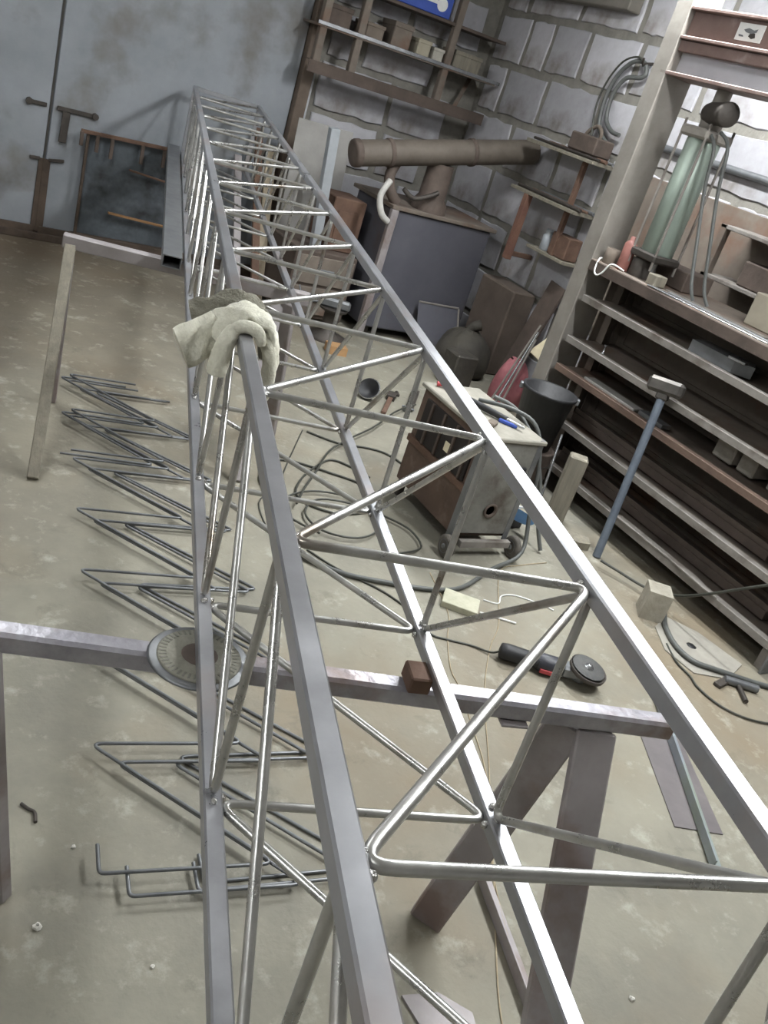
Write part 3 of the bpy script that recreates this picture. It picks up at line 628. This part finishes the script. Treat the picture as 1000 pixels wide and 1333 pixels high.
MB().bar((2.80, 1.60, .008), (2.88, 1.62, .008), .03, .014).build('foot', M_dark_iron, t)

# ------------------------------------------------------------------ steel rack along the right
R0, R1, RB0, RB1 = 3.1, 3.44, 1.66, 3.36
rk = thing('steel_rack', (3.31, 2.5, 0), 'long dark steel shelving rack with dusty edges along the right side', 'rack')
SH = [(.13, M_racklip), (.345, M_racklip), (.575, M_redlip), (.722, M_racklip), (.93, M_racklip)]
for z, lipm in SH:
    sh = MB().box(R0+.01, R1, RB0, RB1, z-.022, z-.006, .002).build('shelf', M_rack, rk)
    MB().bar((R0, RB0, z-.014), (R0, RB1, z-.014), .03, .008, ZZ).bar((R0+.014, RB0, z), (R0+.014, RB1, z), .036, .006, (1, 0, 0)).build('lip', lipm, sh)
    MB().bar((R1, RB0, z-.01), (R1, RB1, z-.01), .05, .008, ZZ).build('back_lip', M_rack, sh)
for (x, y) in ((R0+.03, RB0-.012), (R1, RB0-.012), (R1, RB1+.01), (R0+.2, RB1+.012)):
    MB().angle((x, y, 0), (x, y, 1.08), .05, .006, (-1 if x > 3.3 else 1, 0, 0), (0, 1 if y < 2 else -1, 0)).build('upright', M_racklip if y < 2 else M_rack, rk)
MB().box(R0-.0, R1, RB0-.02, RB0-.008, .0, .20, .002).build('end_plate', M_steelgrey, rk)
MB().box(R1+.004, R1+.012, RB0, RB1, .02, 1.07, .001).build('back_panel', M_rack, rk)
MB().box(3.285, R1+.004, RB1+.018, RB1+.026, .0, 1.07, .001).build('side_panel', M_rack, rk)
# things on the rack
def put(name, m, mat_, label, cat, group=None): return tag(m.build(name, mat_), label, cat, group)
t = thing('drip_tray', (3.19, 2.52, .933), 'grey metal scoop with a bright lip on the top rack shelf', 'scoop')
MB().prism([(3.13, 2.66, .933), (3.25, 2.68, .933), (3.27, 2.42, .933), (3.20, 2.36, .933), (3.14, 2.42, .933)], .05).build('body', M_steelgrey, t)
MB().bar((3.135, 2.45, .99), (3.15, 2.37, .99), .03, .012).build('lip', M_bright, t)
put('flat_bar', MB().bar((3.16, 3.17, .583), (3.16, 2.80, .583), .07, .012, (1, 0, 0)), pm('dusty_flat', '8f8c88', 'a5a29d', 6, .6), 'dusty flat bar lying on the red brown rack shelf', 'flat bar')
put('flat_bar', MB().bar((3.17, 2.78, .585), (3.17, 2.62, .585), .06, .02, (1, 0, 0)), M_steelgrey, 'short dark grey bar beyond the dusty flat bar on the rack', 'flat bar')
t = MB().lathe((3.14, 3.13, .725), ZZ, [(.008, 0), (.008, .004), (.004, .005), (.004, .035), (.008, .036), (.008, .042)], 8); put('bolt', t, M_bright, 'small bright bolt standing on the fourth rack shelf', 'bolt')
for i, (y, z, wx, wy, h, lab) in enumerate([(2.33, .583, .16, .11, .09, 'pale wrapped brick on the red brown rack shelf'), (2.20, .583, .15, .09, .08, 'pale worn brick next to the wrapped brick on the rack'),
                                     (2.02, .583, .13, .12, .085, 'pale brick nearest the right end of the rack shelf')]):
    put('brick', MB().box(3.22, 3.22+wx, y-wy/2, y+wy/2, z, z+h, .006), pm('pale_brick', '8f8a80', 'a39e94', 10, .9, 0, .3), lab, 'brick', 'pale bricks on the rack')
put('steel_channel', MB().bar((3.22, 3.2, .372), (3.22, 1.9, .372), .08, .04, (1, 0, 0)).bar((3.19, 3.2, .40), (3.19, 1.9, .40), .006, .03, (1, 0, 0)), M_rustdark, 'long rusty channel lying on the second rack shelf', 'channel')
put('steel_channel', MB().bar((3.25, 3.2, .157), (3.25, 1.8, .157), .1, .04, (1, 0, 0)).bar((3.21, 3.2, .185), (3.21, 1.8, .185), .006, .03, (1, 0, 0)), M_rustdark, 'long rusty channel lying on the lowest rack shelf', 'channel')
put('torn_strip', MB().prism([(3.085, 2.62, .135), (3.13, 2.6, .135), (3.13, 2.1, .135), (3.09, 1.95, .135), (3.08, 2.02, .135), (3.095, 2.25, .135)], .006), M_racklip, 'torn dusty sheet strip lying along the lowest rack edge', 'sheet')

# ------------------------------------------------------------------ hydraulic press above the rack
ps = thing('hydraulic_press', (3.2, 3.45, 0), 'tall press frame with grey column, red brown beam and hanging cylinder', 'press')
MB().box(3.1, 3.27, 3.40, 3.50, 0, 2.6, .004).build('column', M_presscol, ps)
bm_ = MB().box(3.10, 3.25, 1.5, 3.40, 2.19, 2.205, .003).box(3.10, 3.25, 1.5, 3.40, 2.075, 2.09, .003).box(3.13, 3.14, 1.5, 3.40, 2.09, 2.19, .001).build('upper_beam', M_press, ps)
MB().box(3.125, 3.1295, 2.98, 3.12, 2.11, 2.175, .0005).build('label_plate', M_white, bm_)
sx_ = 3.1246
MB().prism([(sx_, 3.085, 2.150), (sx_, 3.06, 2.158), (sx_, 3.03, 2.152), (sx_, 3.012, 2.158), (sx_, 3.015, 2.145), (sx_, 3.04, 2.138), (sx_, 3.07, 2.142)], .0008, (-1, 0, 0)).build('label_mark', M_steelgrey, bm_)
MB().prism([(sx_, 3.045, 2.140), (sx_, 3.02, 2.142), (sx_, 3.012, 2.126), (sx_, 3.03, 2.120), (sx_, 3.05, 2.128)], .0008, (-1, 0, 0)).build('label_mark', M_dark_iron, bm_)
MB().prism([(sx_, 3.105, 2.132), (sx_, 3.08, 2.130), (sx_, 3.075, 2.124), (sx_, 3.10, 2.124)], .0008, (-1, 0, 0)).build('label_mark', M_steelgrey, bm_)
MB().box(3.115, 3.26, 1.5, 3.40, 2.03, 2.072, .002).build('spacer_beam', M_press, ps)
MB().box(3.15, 3.158, 1.5, 3.40, 1.945, 2.03, .001).build('web', M_pressweb, ps)
MB().box(3.10, 3.26, 1.5, 3.44, 1.928, 1.945, .003).build('lower_flange', M_press, ps)
cx, cyy = 3.22, 3.14
MB().lathe((cx, cyy, 1.22), ZZ, [(.068, 0), (.074, .005), (.074, .50), (.068, .505)], 28).build('cylinder_barrel', M_tealcyl, ps)
MB().obox((cx, cyy, 1.745), Vector((1, 0, 0)), Vector((0, 1, 0)), ZZ, .17, .17, .045, .02).build('cylinder_cap', M_presscol, ps)
MB().obox((cx, cyy, 1.205), Vector((1, 0, 0)), Vector((0, 1, 0)), ZZ, .17, .17, .035, .02).build('cylinder_cap', M_dark_iron, ps)
for i in (-1, 1):
    for j in (-1, 1): MB().tube([(cx+.075*i, cyy+.075*j, 1.15), (cx+.075*i, cyy+.075*j, 1.79)], .006, 8).build('tie_rod', M_racklip, ps)
MB().lathe((cx, cyy, 1.765), ZZ, [(.045, 0), (.05, .01), (.05, .06), (.035, .075), (.035, .165)], 18).build('clevis', M_presscol, ps)
MB().lathe((cx-.01, cyy+.03, 1.83), (-.35, -.93, .05), [(.03, 0), (.042, .01), (.046, .03), (.046, .15), (.05, .152), (.05, .185), (.044, .19), (.012, .192)], 20).build('motor', M_dark_iron, ps)
MB().lathe((cx, cyy, 1.11), ZZ, [(.03, 0), (.03, .08), (.022, .1)], 16).build('ram', M_bright, ps)
MB().lathe((cx-.02, cyy+.03, 1.10), ZZ, [(.05, -.02), (.055, 0), (.055, .075), (.04, .085)], 16).build('ram_block', M_dark_iron, ps)
# table of the press
MB().box(3.10, 3.6, 1.6, 3.40, 1.085, 1.10, .003).build('table_plate', M_rack, ps)
MB().bar((3.10, 1.6, 1.07), (3.10, 3.40, 1.07), .05, .008, ZZ).build('table_rail', M_rustdark, ps)
cable('hose', None, 0, .008, M_hose, 'grey hose hanging in a loop from the press cylinder cap, the left strand', 'hose', [(3.16, 3.06, 1.75), (3.15, 3.0, 1.70), (3.16, 2.97, 1.55), (3.17, 2.90, 1.35), (3.17, 2.83, 1.18), (3.19, 2.80, 1.112)])
cable('hose', None, 0, .008, M_hose, 'grey hose hanging from the press cylinder cap, the right strand', 'hose', [(3.18, 3.03, 1.77), (3.17, 2.95, 1.72), (3.18, 2.91, 1.55), (3.19, 2.84, 1.35), (3.2, 2.78, 1.18), (3.22, 2.74, 1.112)])
# clutter on the press table
put('flat_bar', MB().bar((3.115, 3.0, 1.103), (3.13, 2.30, 1.103), .035, .005, (1, 0, 0)), M_bright, 'bright steel flat bar at the front edge of the press table', 'flat bar')
put('flat_bar', MB().bar((3.165, 2.92, 1.1035), (3.17, 2.25, 1.1035), .025, .006, (1, 0, 0)), M_steelgrey, 'dull steel flat bar second from the edge of the press table', 'flat bar')
put('flat_bar', MB().bar((3.21, 2.98, 1.103), (3.225, 2.4, 1.103), .03, .005, (1, 0, 0)), M_racklip, 'dusty flat bar at the back of the press table strips', 'flat bar')
put('spray_can', MB().lathe((3.15, 3.24, 1.101), ZZ, [(.028, 0), (.03, .004), (.03, .12), (.018, .135), (.014, .137), (.014, .155), (.004, .157)], 16), pm('faded_red', '7d4f47', '916158', 10, .6), 'small faded red spray can on the press table beside the cylinder', 'can')
put('tin_can', MB().lathe((3.145, 3.33, 1.101), ZZ, [(.032, 0), (.034, .003), (.034, .07), (.031, .072), (.029, .07), (.029, .01), (0, .01)], 16), M_box1, 'open brown tin can on the press table near the column', 'can')
put('wooden_block', MB().box(3.13, 3.2, 2.99, 3.05, 1.101, 1.15, .004), M_woodgrey, 'grey wooden block on the press table under the cylinder', 'block')
put('carton', MB().box(3.33, 3.53, 2.25, 2.62, 1.101, 1.24, .004), pm('grey_carton', '8c8577', 'a09988', 6, .9), 'grey brown carton at the back of the press table', 'carton')
put('steel_offcut', MB().box(3.32, 3.5, 3.0, 3.28, 1.101, 1.19, .005), M_rustdark, 'rusty offcut behind the press cylinder on the table', 'offcut')
cable('cable', None, 0, .004, M_white, 'thin pale cable spilling over the edge of the press table', 'cable', [(3.15, 3.37, 1.105), (3.11, 3.36, 1.112), (3.09, 3.345, 1.06), (3.088, 3.32, 1.04), (3.09, 3.29, 1.06), (3.10, 3.26, 1.112), (3.13, 3.2, 1.105)])

# ------------------------------------------------------------------ wall shelf with bar stock, cables on the right wall
t = thing('wall_shelf', (3.9, 4.9, .73), 'two tier bracket shelf on the right block wall holding steel bars', 'shelf')
MB().box(3.78, 3.995, 4.45, 5.14, 1.455, 1.475, .002).build('tier', M_woodgrey, t)
MB().box(3.78, 3.995, 4.45, 5.14, 1.16, 1.18, .002).build('tier', M_woodgrey, t)
MB().bar((3.80, 4.95, 1.16), (3.80, 4.95, .74), .045, .045, (0, 1, 0)).build('bracket_leg', pm('red_brown_paint', '6b4b42', '80604f', 8, .7), t)
MB().bar((3.80, 4.95, .78), (3.995, 4.95, .78), .03, .03, ZZ).build('bracket_arm', M_rust, t)
MB().box(3.84, 3.995, 4.45, 4.85, .86, .88, .002).build('lower_ledge', M_woodgrey, t)
MB().bar((3.86, 4.6, .88), (3.86, 4.6, 1.455), .03, .03, ZZ.cross(Vector((1, 0, 0)))).build('post', M_rust, t)
rgb = random.Random(5)
BARLAB = ['thin dark bar lying on the upper tier of the wall shelf', 'rusty bar at the back of the upper wall shelf tier', 'grey round bar at the front of the upper wall shelf tier', 'long dark bar on the lower tier of the wall shelf', 'rusty bar at the back of the lower wall shelf tier', 'grey bar sticking out of the lower wall shelf tier']
for i in range(6):
    z = 1.479 if i < 3 else 1.184; x = 3.82+.055*(i % 3); y1 = 5.12-.09*(i % 3)+(.08 if i == 5 else 0)
    put('steel_bar', MB().tube([(x, 4.44, z+.008), (x+rgb.uniform(-.01, .01), y1, z+.008)], .0085+.003*(i % 2), 8), [M_dark_iron, M_rust, M_steelgrey][i % 3], BARLAB[i], 'bar', 'bars on the wall shelf')
put('parts_box', MB().box(3.82, 3.96, 4.52, 4.78, 1.498, 1.60, .008), M_rustdark, 'rusty parts box on the upper wall shelf tier by the column', 'box')
put('jar', MB().lathe((3.90, 4.73, .882), ZZ, [(.035, 0), (.038, .004), (.038, .09), (.028, .1), (.028, .115), (.03, .116), (.03, .13), (.0, .13)], 16), pm('grey_jar', '8a8f94', 'a3a8ad', 10, .3), 'grey jar with a lid on the low ledge under the wall shelf', 'jar')
put('parts_box', MB().box(3.86, 3.97, 4.48, 4.66, .882, 1.02, .006), M_rust, 'brown box next to the jar under the wall shelf', 'box')
put('cable_loop', MB().tube(smooth_path([(3.97, 4.60, 1.58), (3.96, 4.72, 1.66), (3.96, 4.76, 1.82), (3.96, 4.73, 1.95), (3.96, 4.64, 2.04), (3.96, 4.54, 2.05), (3.965, 4.50, 2.0), (3.96, 4.53, 1.97), (3.955, 4.64, 1.95), (3.955, 4.70, 1.85), (3.955, 4.68, 1.72), (3.955, 4.60, 1.66), (3.96, 4.52, 1.65)]), .013, 8), M_hose, 'thick grey cable hung in a loop on the right wall', 'cable')
put('cable_loop', MB().tube(smooth_path([(3.945, 4.74, 1.60), (3.94, 4.79, 1.75), (3.94, 4.78, 1.9), (3.94, 4.70, 2.03), (3.94, 4.58, 2.07), (3.94, 4.52, 2.03)]), .006, 8), M_cable, 'thin dark cable hung beside the thick loop on the wall', 'cable')
put('wall_hook', MB().tube([(4.01, 4.52, 2.06), (3.93, 4.52, 2.04), (3.925, 4.52, 2.07)], .008, 8), M_dark_iron, 'iron hook holding the cable loops on the right wall', 'hook')
put('hook_clutter', MB().tube(smooth_path([(3.97, 4.70, 1.52), (3.95, 4.66, 1.62), (3.95, 4.72, 1.66), (3.95, 4.80, 1.60), (3.95, 4.76, 1.53), (3.95, 4.68, 1.56)]), .012, 8), M_box1, 'brown bundle of wire lying on the wall shelf below the cables', 'wire')
put('cable_tray', MB().box(3.9, 4.0, 4.78, 6.1, 2.29, 2.42, .006).box(3.9, 3.91, 4.78, 6.1, 2.42, 2.45, .001), pm('dark_lintel', '6a665e', '7d7870', 6, .8), 'dark horizontal beam fixed high on the right wall', 'beam')
t = thing('wall_shelf', (3.88, 2.4, .9), 'low dark shelving on the right wall behind the press table', 'shelf')
for z in (1.18, 1.42): MB().box(3.72, 3.99, 1.2, 3.3, z-.02, z, .003).build('tier', M_racklip, t)
MB().box(3.965, 3.99, 1.2, 4.2, .6, 1.50, .003).build('back_board', M_rack, t)
for y in (1.22, 2.3, 3.28): MB().box(3.72, 3.76, y-.02, y+.02, 0, 1.42, .003).build('upright', M_rack, t)
for i, (y, wy, h, z) in enumerate(((2.95, .30, .12, 1.18), (2.55, .24, .15, 1.18), (2.05, .3, .11, 1.18), (2.8, .34, .10, 1.42))):
    put('parts_box', MB().box(3.76, 3.94, y-wy/2, y+wy/2, z+.001, z+h, .006), [M_rustdark, M_box1, M_rack, M_rustdark][i], ['dark parts box on the wall shelving straight behind the cylinder', 'brown parts box behind the hanging press hoses', 'grey brown parts box at the right of the wall shelving', 'flat dark box on the upper tier of the wall shelving'][i], 'box', 'boxes behind the press')
put('conduit', MB().tube([(3.985, 2.0, 1.66), (3.985, 4.3, 1.66)], .02, 8), M_steelgrey, 'grey conduit running along the right wall behind the press', 'pipe')

# ------------------------------------------------------------------ shelf rack in the back corner
t = thing('corner_shelf', (3.3, 6.05, 1.4), 'dark angle iron shelf fixed across the back wall beside the jamb', 'shelf')
MB().box(2.55, 3.96, 5.95, 6.21, 1.70, 1.715, .002).build('board', M_rack, t)
MB().bar((2.55, 5.945, 1.722), (3.99, 5.945, 1.722), .022, .006, ZZ).build('edge_strip', M_bright, t)
MB().angle((2.55, 5.95, 1.50), (3.95, 5.95, 1.50), .07, .006, (0, 1, 0), (0, 0, -1)).build('lower_rail', M_rustdark, t)
MB().box(2.55, 3.95, 5.96, 6.21, 1.965, 1.985, .002).build('upper_board', M_rustdark, t)
for x in (2.58, 2.84, 3.52): MB().angle((x, 5.96, 1.43), (x, 5.96, 2.4), .045, .005, (1, 0, 0), (0, 1, 0)).build('upright', M_rack, t)
MB().bar((3.70, 5.97, 1.50), (3.90, 6.2, 1.70), .03, .006).build('brace', M_rack, t)
t = thing('blue_box', (3.2, 6.03, 1.985), 'blue box with a white printed mark on the upper corner shelf', 'box')
MB().box(2.93, 3.46, 5.965, 6.15, 1.987, 2.19, .004).build('carton', M_bluebox, t)
MB().box(3.06, 3.34, 5.9615, 5.965, 2.05, 2.085, .0005).build('print_bar', M_white, t)
MB().lathe((3.38, 5.965, 2.055), (0, -1, 0), [(.04, 0), (.04, .003), (0, .0031)], 18, False).build('print_dot', M_white, t)
rgb = random.Random(11)
JUNK = [(2.70, .16, .13, M_rustdark, 'dark rusty parts box at the left end of the corner shelf'), (2.96, .13, .10, M_box1, 'low brown carton on the corner shelf beside the rusty box'), (3.16, .14, .16, M_rack, 'tall dark tin box in the middle of the corner shelf'),
        (3.34, .10, .11, pm('dull_packet', '98917f', 'aaa391', 9, .85), 'pale packet on the corner shelf'), (3.46, .08, .09, pm('grey_packet', 'a09c92', 'b5b1a6', 9, .8), 'small grey packet right of the pale one on the corner shelf'), (3.70, .22, .12, M_woodgrey, 'grey wooden box at the right end of the corner shelf')]
for x, wx, h, mt, lab in JUNK:
    put('shelf_box', MB().box(x-wx/2, x+wx/2, 5.97, 6.16, 1.716, 1.716+h, .006).box(x-wx/2-.004, x+wx/2+.004, 5.966, 6.164, 1.716+h*.8, 1.716+h+.002, .003), mt, lab, 'box', 'boxes on the corner shelf')

# ------------------------------------------------------------------ stove in the corner
st = thing('stove', (3.41, 5.45, 0), 'dark grey sheet steel stove in the corner with a fat flue pipe', 'stove')
MB().box(3.03, 3.80, 5.2, 5.75, .06, .84, .01).build('body', M_stove, st)
MB().box(3.0, 3.83, 5.18, 5.78, .84, .865, .004).build('top_plate', M_rack, st)
MB().box(3.0, 3.05, 5.175, 5.215, .0, .84, .004).build('corner_post', M_leg, st)
for x in (3.08, 3.74): MB().box(x, x+.04, 5.25, 5.29, 0, .06, .003).build('foot', M_dark_iron, st)
P1, P2 = Vector((2.70, 5.3, 1.09)), Vector((3.97, 5.27, 1.395))
MB().tube([P1, P2], .078, 22).build('flue_pipe', M_pipe, st)
fd = (P2-P1).normalized()
MB().lathe(P1, fd, [(.06, -.012), (.08, -.01), (.084, .0), (.084, .03), (.078, .035)], 22).build('pipe_cap', M_rustdark, st)
for u_ in (.18, .63): MB().lathe(P1.lerp(P2, u_), fd, [(.079, -.015), (.086, -.012), (.086, .012), (.079, .015)], 22, True, False).build('pipe_band', M_rustdark, st)
MB().lathe((3.33, 5.31, .865), ZZ, [(.12, 0), (.115, .05), (.09, .09), (.085, .30)], 22).build('riser', M_rustdark, st)
MB().tube(smooth_path([(3.02, 5.32, 1.12), (2.98, 5.30, 1.02), (3.0, 5.27, .93), (3.06, 5.26, .87)]), .035, 12).build('elbow', M_rustdark, st)
MB().tube(smooth_path([(2.95, 5.22, 1.0), (2.90, 5.2, .90), (2.93, 5.18, .80), (2.99, 5.18, .76)]), .02, 10).build('white_hose', pm('pale_hose', 'a9a7a2', 'bdbbb6', 10, .7), st)
MB().tube(smooth_path([(3.06, 5.22, .97), (3.14, 5.21, .93), (3.25, 5.2, .97), (3.3, 5.2, 1.0)]), .016, 10).build('lever', M_dark_iron, st)
t = thing('metal_panel', (3.45, 5.13, 0), 'dark steel panel with pale rim leaning at the foot of the stove', 'panel')
MB().bar((3.55, 5.02, .0), (3.55, 5.16, .30), .33, .008, (1, 0, 0)).build('sheet', M_stove, t)
MB().bar((3.385, 5.155, .304), (3.715, 5.155, .304), .012, .012).bar((3.715, 5.08, .16), (3.715, 5.155, .30), .012, .012).build('rim', M_racklip, t)
# carton and bags by the stove
put('ledge_block', MB().box(3.80, 3.99, 4.74, 5.14, 0, .58, .01), pm('brown_ledge', '4f453e', '61564d', 6, .85), 'brown box with pale top between the stove and the wall shelf', 'box')
put('board', MB().bar((3.84, 4.60, 0), (3.96, 4.54, .72), .16, .02, (0, 1, 0)), M_rustdark, 'brown board leaning on the right wall behind the column', 'board')
t = thing('rubbish_sack', (3.62, 4.70, 0), 'dark rubbish sack slumped in the corner right of the stove', 'sack')
sk = MB().lathe((3.56, 4.74, 0), ZZ, [(.17, 0), (.2, .05), (.19, .14), (.15, .22), (.09, .27), (.04, .29)], 18)
rgs = random.Random(2); sk.v = [v+Vector((rgs.uniform(-.03, .03), rgs.uniform(-.03, .03), rgs.uniform(-.015, .015) if v.z > .02 else 0)) for v in sk.v]
sk.build('sack', M_bag, t, 1)
MB().tube(smooth_path([(3.55, 4.74, .28), (3.57, 4.73, .31), (3.61, 4.72, .33)]), [.03]*5+[.035]*5+[.04], 8).build('neck', M_bag, t)
t = thing('tool_bag', (3.56, 4.22, 0), 'pink red bag with a cream card and rods beside the column', 'bag')
sk = MB().lathe((3.58, 4.2, 0.0), ZZ, [(.09, 0), (.12, .05), (.11, .16), (.08, .25), (.04, .30)], 14)
sk.v = [v+Vector((rgs.uniform(-.02, .02), rgs.uniform(-.02, .02), rgs.uniform(-.01, .01) if v.z > .02 else 0)) for v in sk.v]
sk.build('bag', M_pink, t, 1)
MB().bar((3.62, 4.13, .36), (3.72, 4.12, .47), .11, .01, (0, 1, .3)).build('card', M_cream, t)
for i in range(3): put('steel_rod', MB().tube([(3.40-.02*i, 4.02+.03*i, .006), (3.56+.015*i, 4.10+.02*i, .47+.04*i)], .007, 7), M_bright if i == 1 else M_racklip, ['thin rod leaning on the pink bag, nearest the stove', 'bright thin rod leaning on the pink bag', 'thin rod leaning on the pink bag, nearest the bucket'][i], 'rod', 'rods on the pink bag')
put('scrap_box', MB().box(3.26, 3.42, 4.36, 4.52, 0, .22, .01), M_bag, 'black box of scrap between the stove panel and the pink bag', 'box')
# tools on the floor between the mast and the stove
t = thing('floor_lamp_reflector', (2.52, 4.06, 0), 'black round reflector bowl lying on the floor with bright rim', 'reflector')
MB().lathe((2.53, 4.06, .055), (-.6, -.5, .62), [(.012, -.05), (.03, -.04), (.055, -.005), (.06, .01), (.054, .008), (.028, -.03), (.0, -.035)], 20).build('bowl', M_black, t)
MB().lathe((2.53, 4.06, .055), (-.6, -.5, .62), [(.058, .007), (.063, .01), (.058, .013)], 20, True, False).build('rim', M_bright, t)
t = thing('pipe_wrench', (2.63, 3.98, 0), 'rusty pipe wrench lying on the floor beside the reflector', 'wrench')
MB().bar((2.52, 3.84, .014), (2.68, 4.06, .014), .026, .02).build('handle', M_rust, t)
MB().bar((2.68, 4.06, .018), (2.73, 4.13, .018), .05, .03).tube([(2.72, 4.12, .02), (2.75, 4.10, .025), (2.76, 4.14, .025)], .011, 8).build('jaw', M_dark_iron, t)
t = thing('c_clamp', (2.86, 4.12, 0), 'dark steel bar clamp lying on the floor behind the welding machine', 'clamp')
MB().bar((2.74, 3.94, .014), (2.94, 4.22, .014), .045, .02).build('bar', M_dark_iron, t)
MB().tube([(2.74, 3.94, .016), (2.70, 3.93, .016)], .016, 8).tube([(2.76, 3.92, .016), (2.71, 3.97, .016)], .007, 6).build('screw', M_steelgrey, t)

# ------------------------------------------------------------------ things left of the stove, seen through the mast
t = thing('tool_chest', (2.75, 5.55, 0), 'rusty brown tool chest left of the stove', 'chest')
MB().box(2.50, 2.94, 5.32, 5.78, .02, .46, .008).build('body', M_rustdark, t)
for i in range(2): dr = MB().box(2.52, 2.92, 5.305, 5.325, .05+.2*i, .23+.2*i, .004).build('drawer', M_rack, t); MB().tube([(2.66, 5.295, .15+.2*i), (2.78, 5.295, .15+.2*i)], .008, 8).build('handle', M_steelgrey, dr)
put('crate', MB().box(2.72, 2.95, 5.42, 5.70, .461, .80, .006).box(2.76, 2.91, 5.412, 5.42, .52, .72, .002), M_rust, 'rust coloured steel crate standing on the tool chest', 'crate')
put('square_tube', MB().bar((2.66, 5.42, .462), (2.56, 5.36, 1.19), .06, .05, (1, 0, 0)), pm('pale_grey_tube', '9ea3a8', 'b4b9be', 6, .5, .3), 'pale grey square tube leaning above the tool chest', 'tube')
put('sheet_offcut', MB().bar((2.72, 5.75, .462), (2.72, 5.82, 1.16), .40, .006, (1, 0, 0)), pm('grey_sheet', '8a8884', '9d9b97', 4, .7), 'grey sheet offcut standing behind the crate', 'sheet')
BD = [((2.44, 5.62, 0), (2.50, 6.10, .92), .07, M_wood, 'pale board leaning on the gate jamb, the leftmost'), ((2.63, 5.82, 0.0), (2.66, 6.11, .78), .09, M_woodgrey, 'greyish board leaning on the jamb beside the pale board'),
      ((2.36, 5.45, 0), (2.40, 6.14, 1.0), .05, M_rust, 'rust brown plank leaning on the gate left of the boards'), ((2.27, 5.55, 0), (2.30, 6.15, .80), .05, M_leg, 'dark brown plank leaning on the gate, furthest left')]
for p, q, wd, mt, lab in BD: put('plank', MB().bar(p, q, wd, .022, (1, 0, 0)), mt, lab, 'plank', 'planks leaning at the gate jamb')
t = thing('bench_vise', (2.62, 5.0, 0), 'grey vise head on a squat dark stand in front of the tool chest', 'vise')
MB().lathe((2.70, 5.02, 0), ZZ, [(.13, 0), (.13, .02), (.05, .05), (.05, .17), (.09, .19), (.09, .20)], 16).build('stand', M_dark_iron, t)
MB().obox((2.70, 5.02, .23), Vector((.9, -.43, 0)), Vector((.43, .9, 0)), ZZ, .20, .06, .06, .015).build('jaw_body', M_steelgrey, t)
MB().tube([(2.58, 5.08, .24), (2.50, 5.12, .24)], .012, 8).tube([(2.50, 5.16, .27), (2.50, 5.08, .21)], .007, 8).build('screw', M_bright, t)
put('wooden_wedge', MB().prism([(2.58, 4.72, 0), (2.70, 4.70, 0), (2.72, 4.80, 0), (2.60, 4.82, 0)], .05), pm('orange_wood', '9a7650', 'b08a60', 8, .8), 'orange wooden offcut on the floor under the mast', 'offcut')

# ------------------------------------------------------------------ steel frame standing before the gate
t = thing('hatch_frame', (1.6, 6.12, 0), 'low soot darkened steel frame with hooks standing against the gate', 'frame')
MB().box(1.34, 1.95, 6.14, 6.16, .10, .72, .002).build('back_sheet', pm('sooty_sheet', '3c4145', '6d757c', 2.4, .7, .1, .1, c3='26282a', scale3=2.2, th3=.52), t)
MB().bar((1.28, 6.10, .725), (1.86, 6.10, .74), .022, .022).build('top_rail', M_rust, t)
MB().bar((1.33, 6.11, .02), (1.325, 6.11, .72), .018, .018).build('upright', M_gate_rust, t)
MB().bar((1.94, 6.11, .02), (1.92, 6.11, .74), .02, .02).build('upright', M_gate_rust, t)
MB().bar((1.51, 6.09, .272), (1.93, 6.09, .252), .03, .012).build('ledge', pm('ochre_rust', '7d5c3c', '96724d', 9, .8), t)
MB().bar((1.60, 6.10, .56), (1.9, 6.10, .53), .014, .012).build('ledge', M_rust, t)
for x, z0 in ((1.285, .64), (1.38, .62), (1.47, .60), (1.66, .61), (1.80, .62)):
    MB().bar((x, 6.095, .725), (x+.002, 6.095, z0), .022, .014, (1, 0, 0)).build('hook', M_rustdark, t)
MB().box(1.30, 1.95, 6.09, 6.145, .02, .10, .003).build('base_rail', M_gate_rust, t)
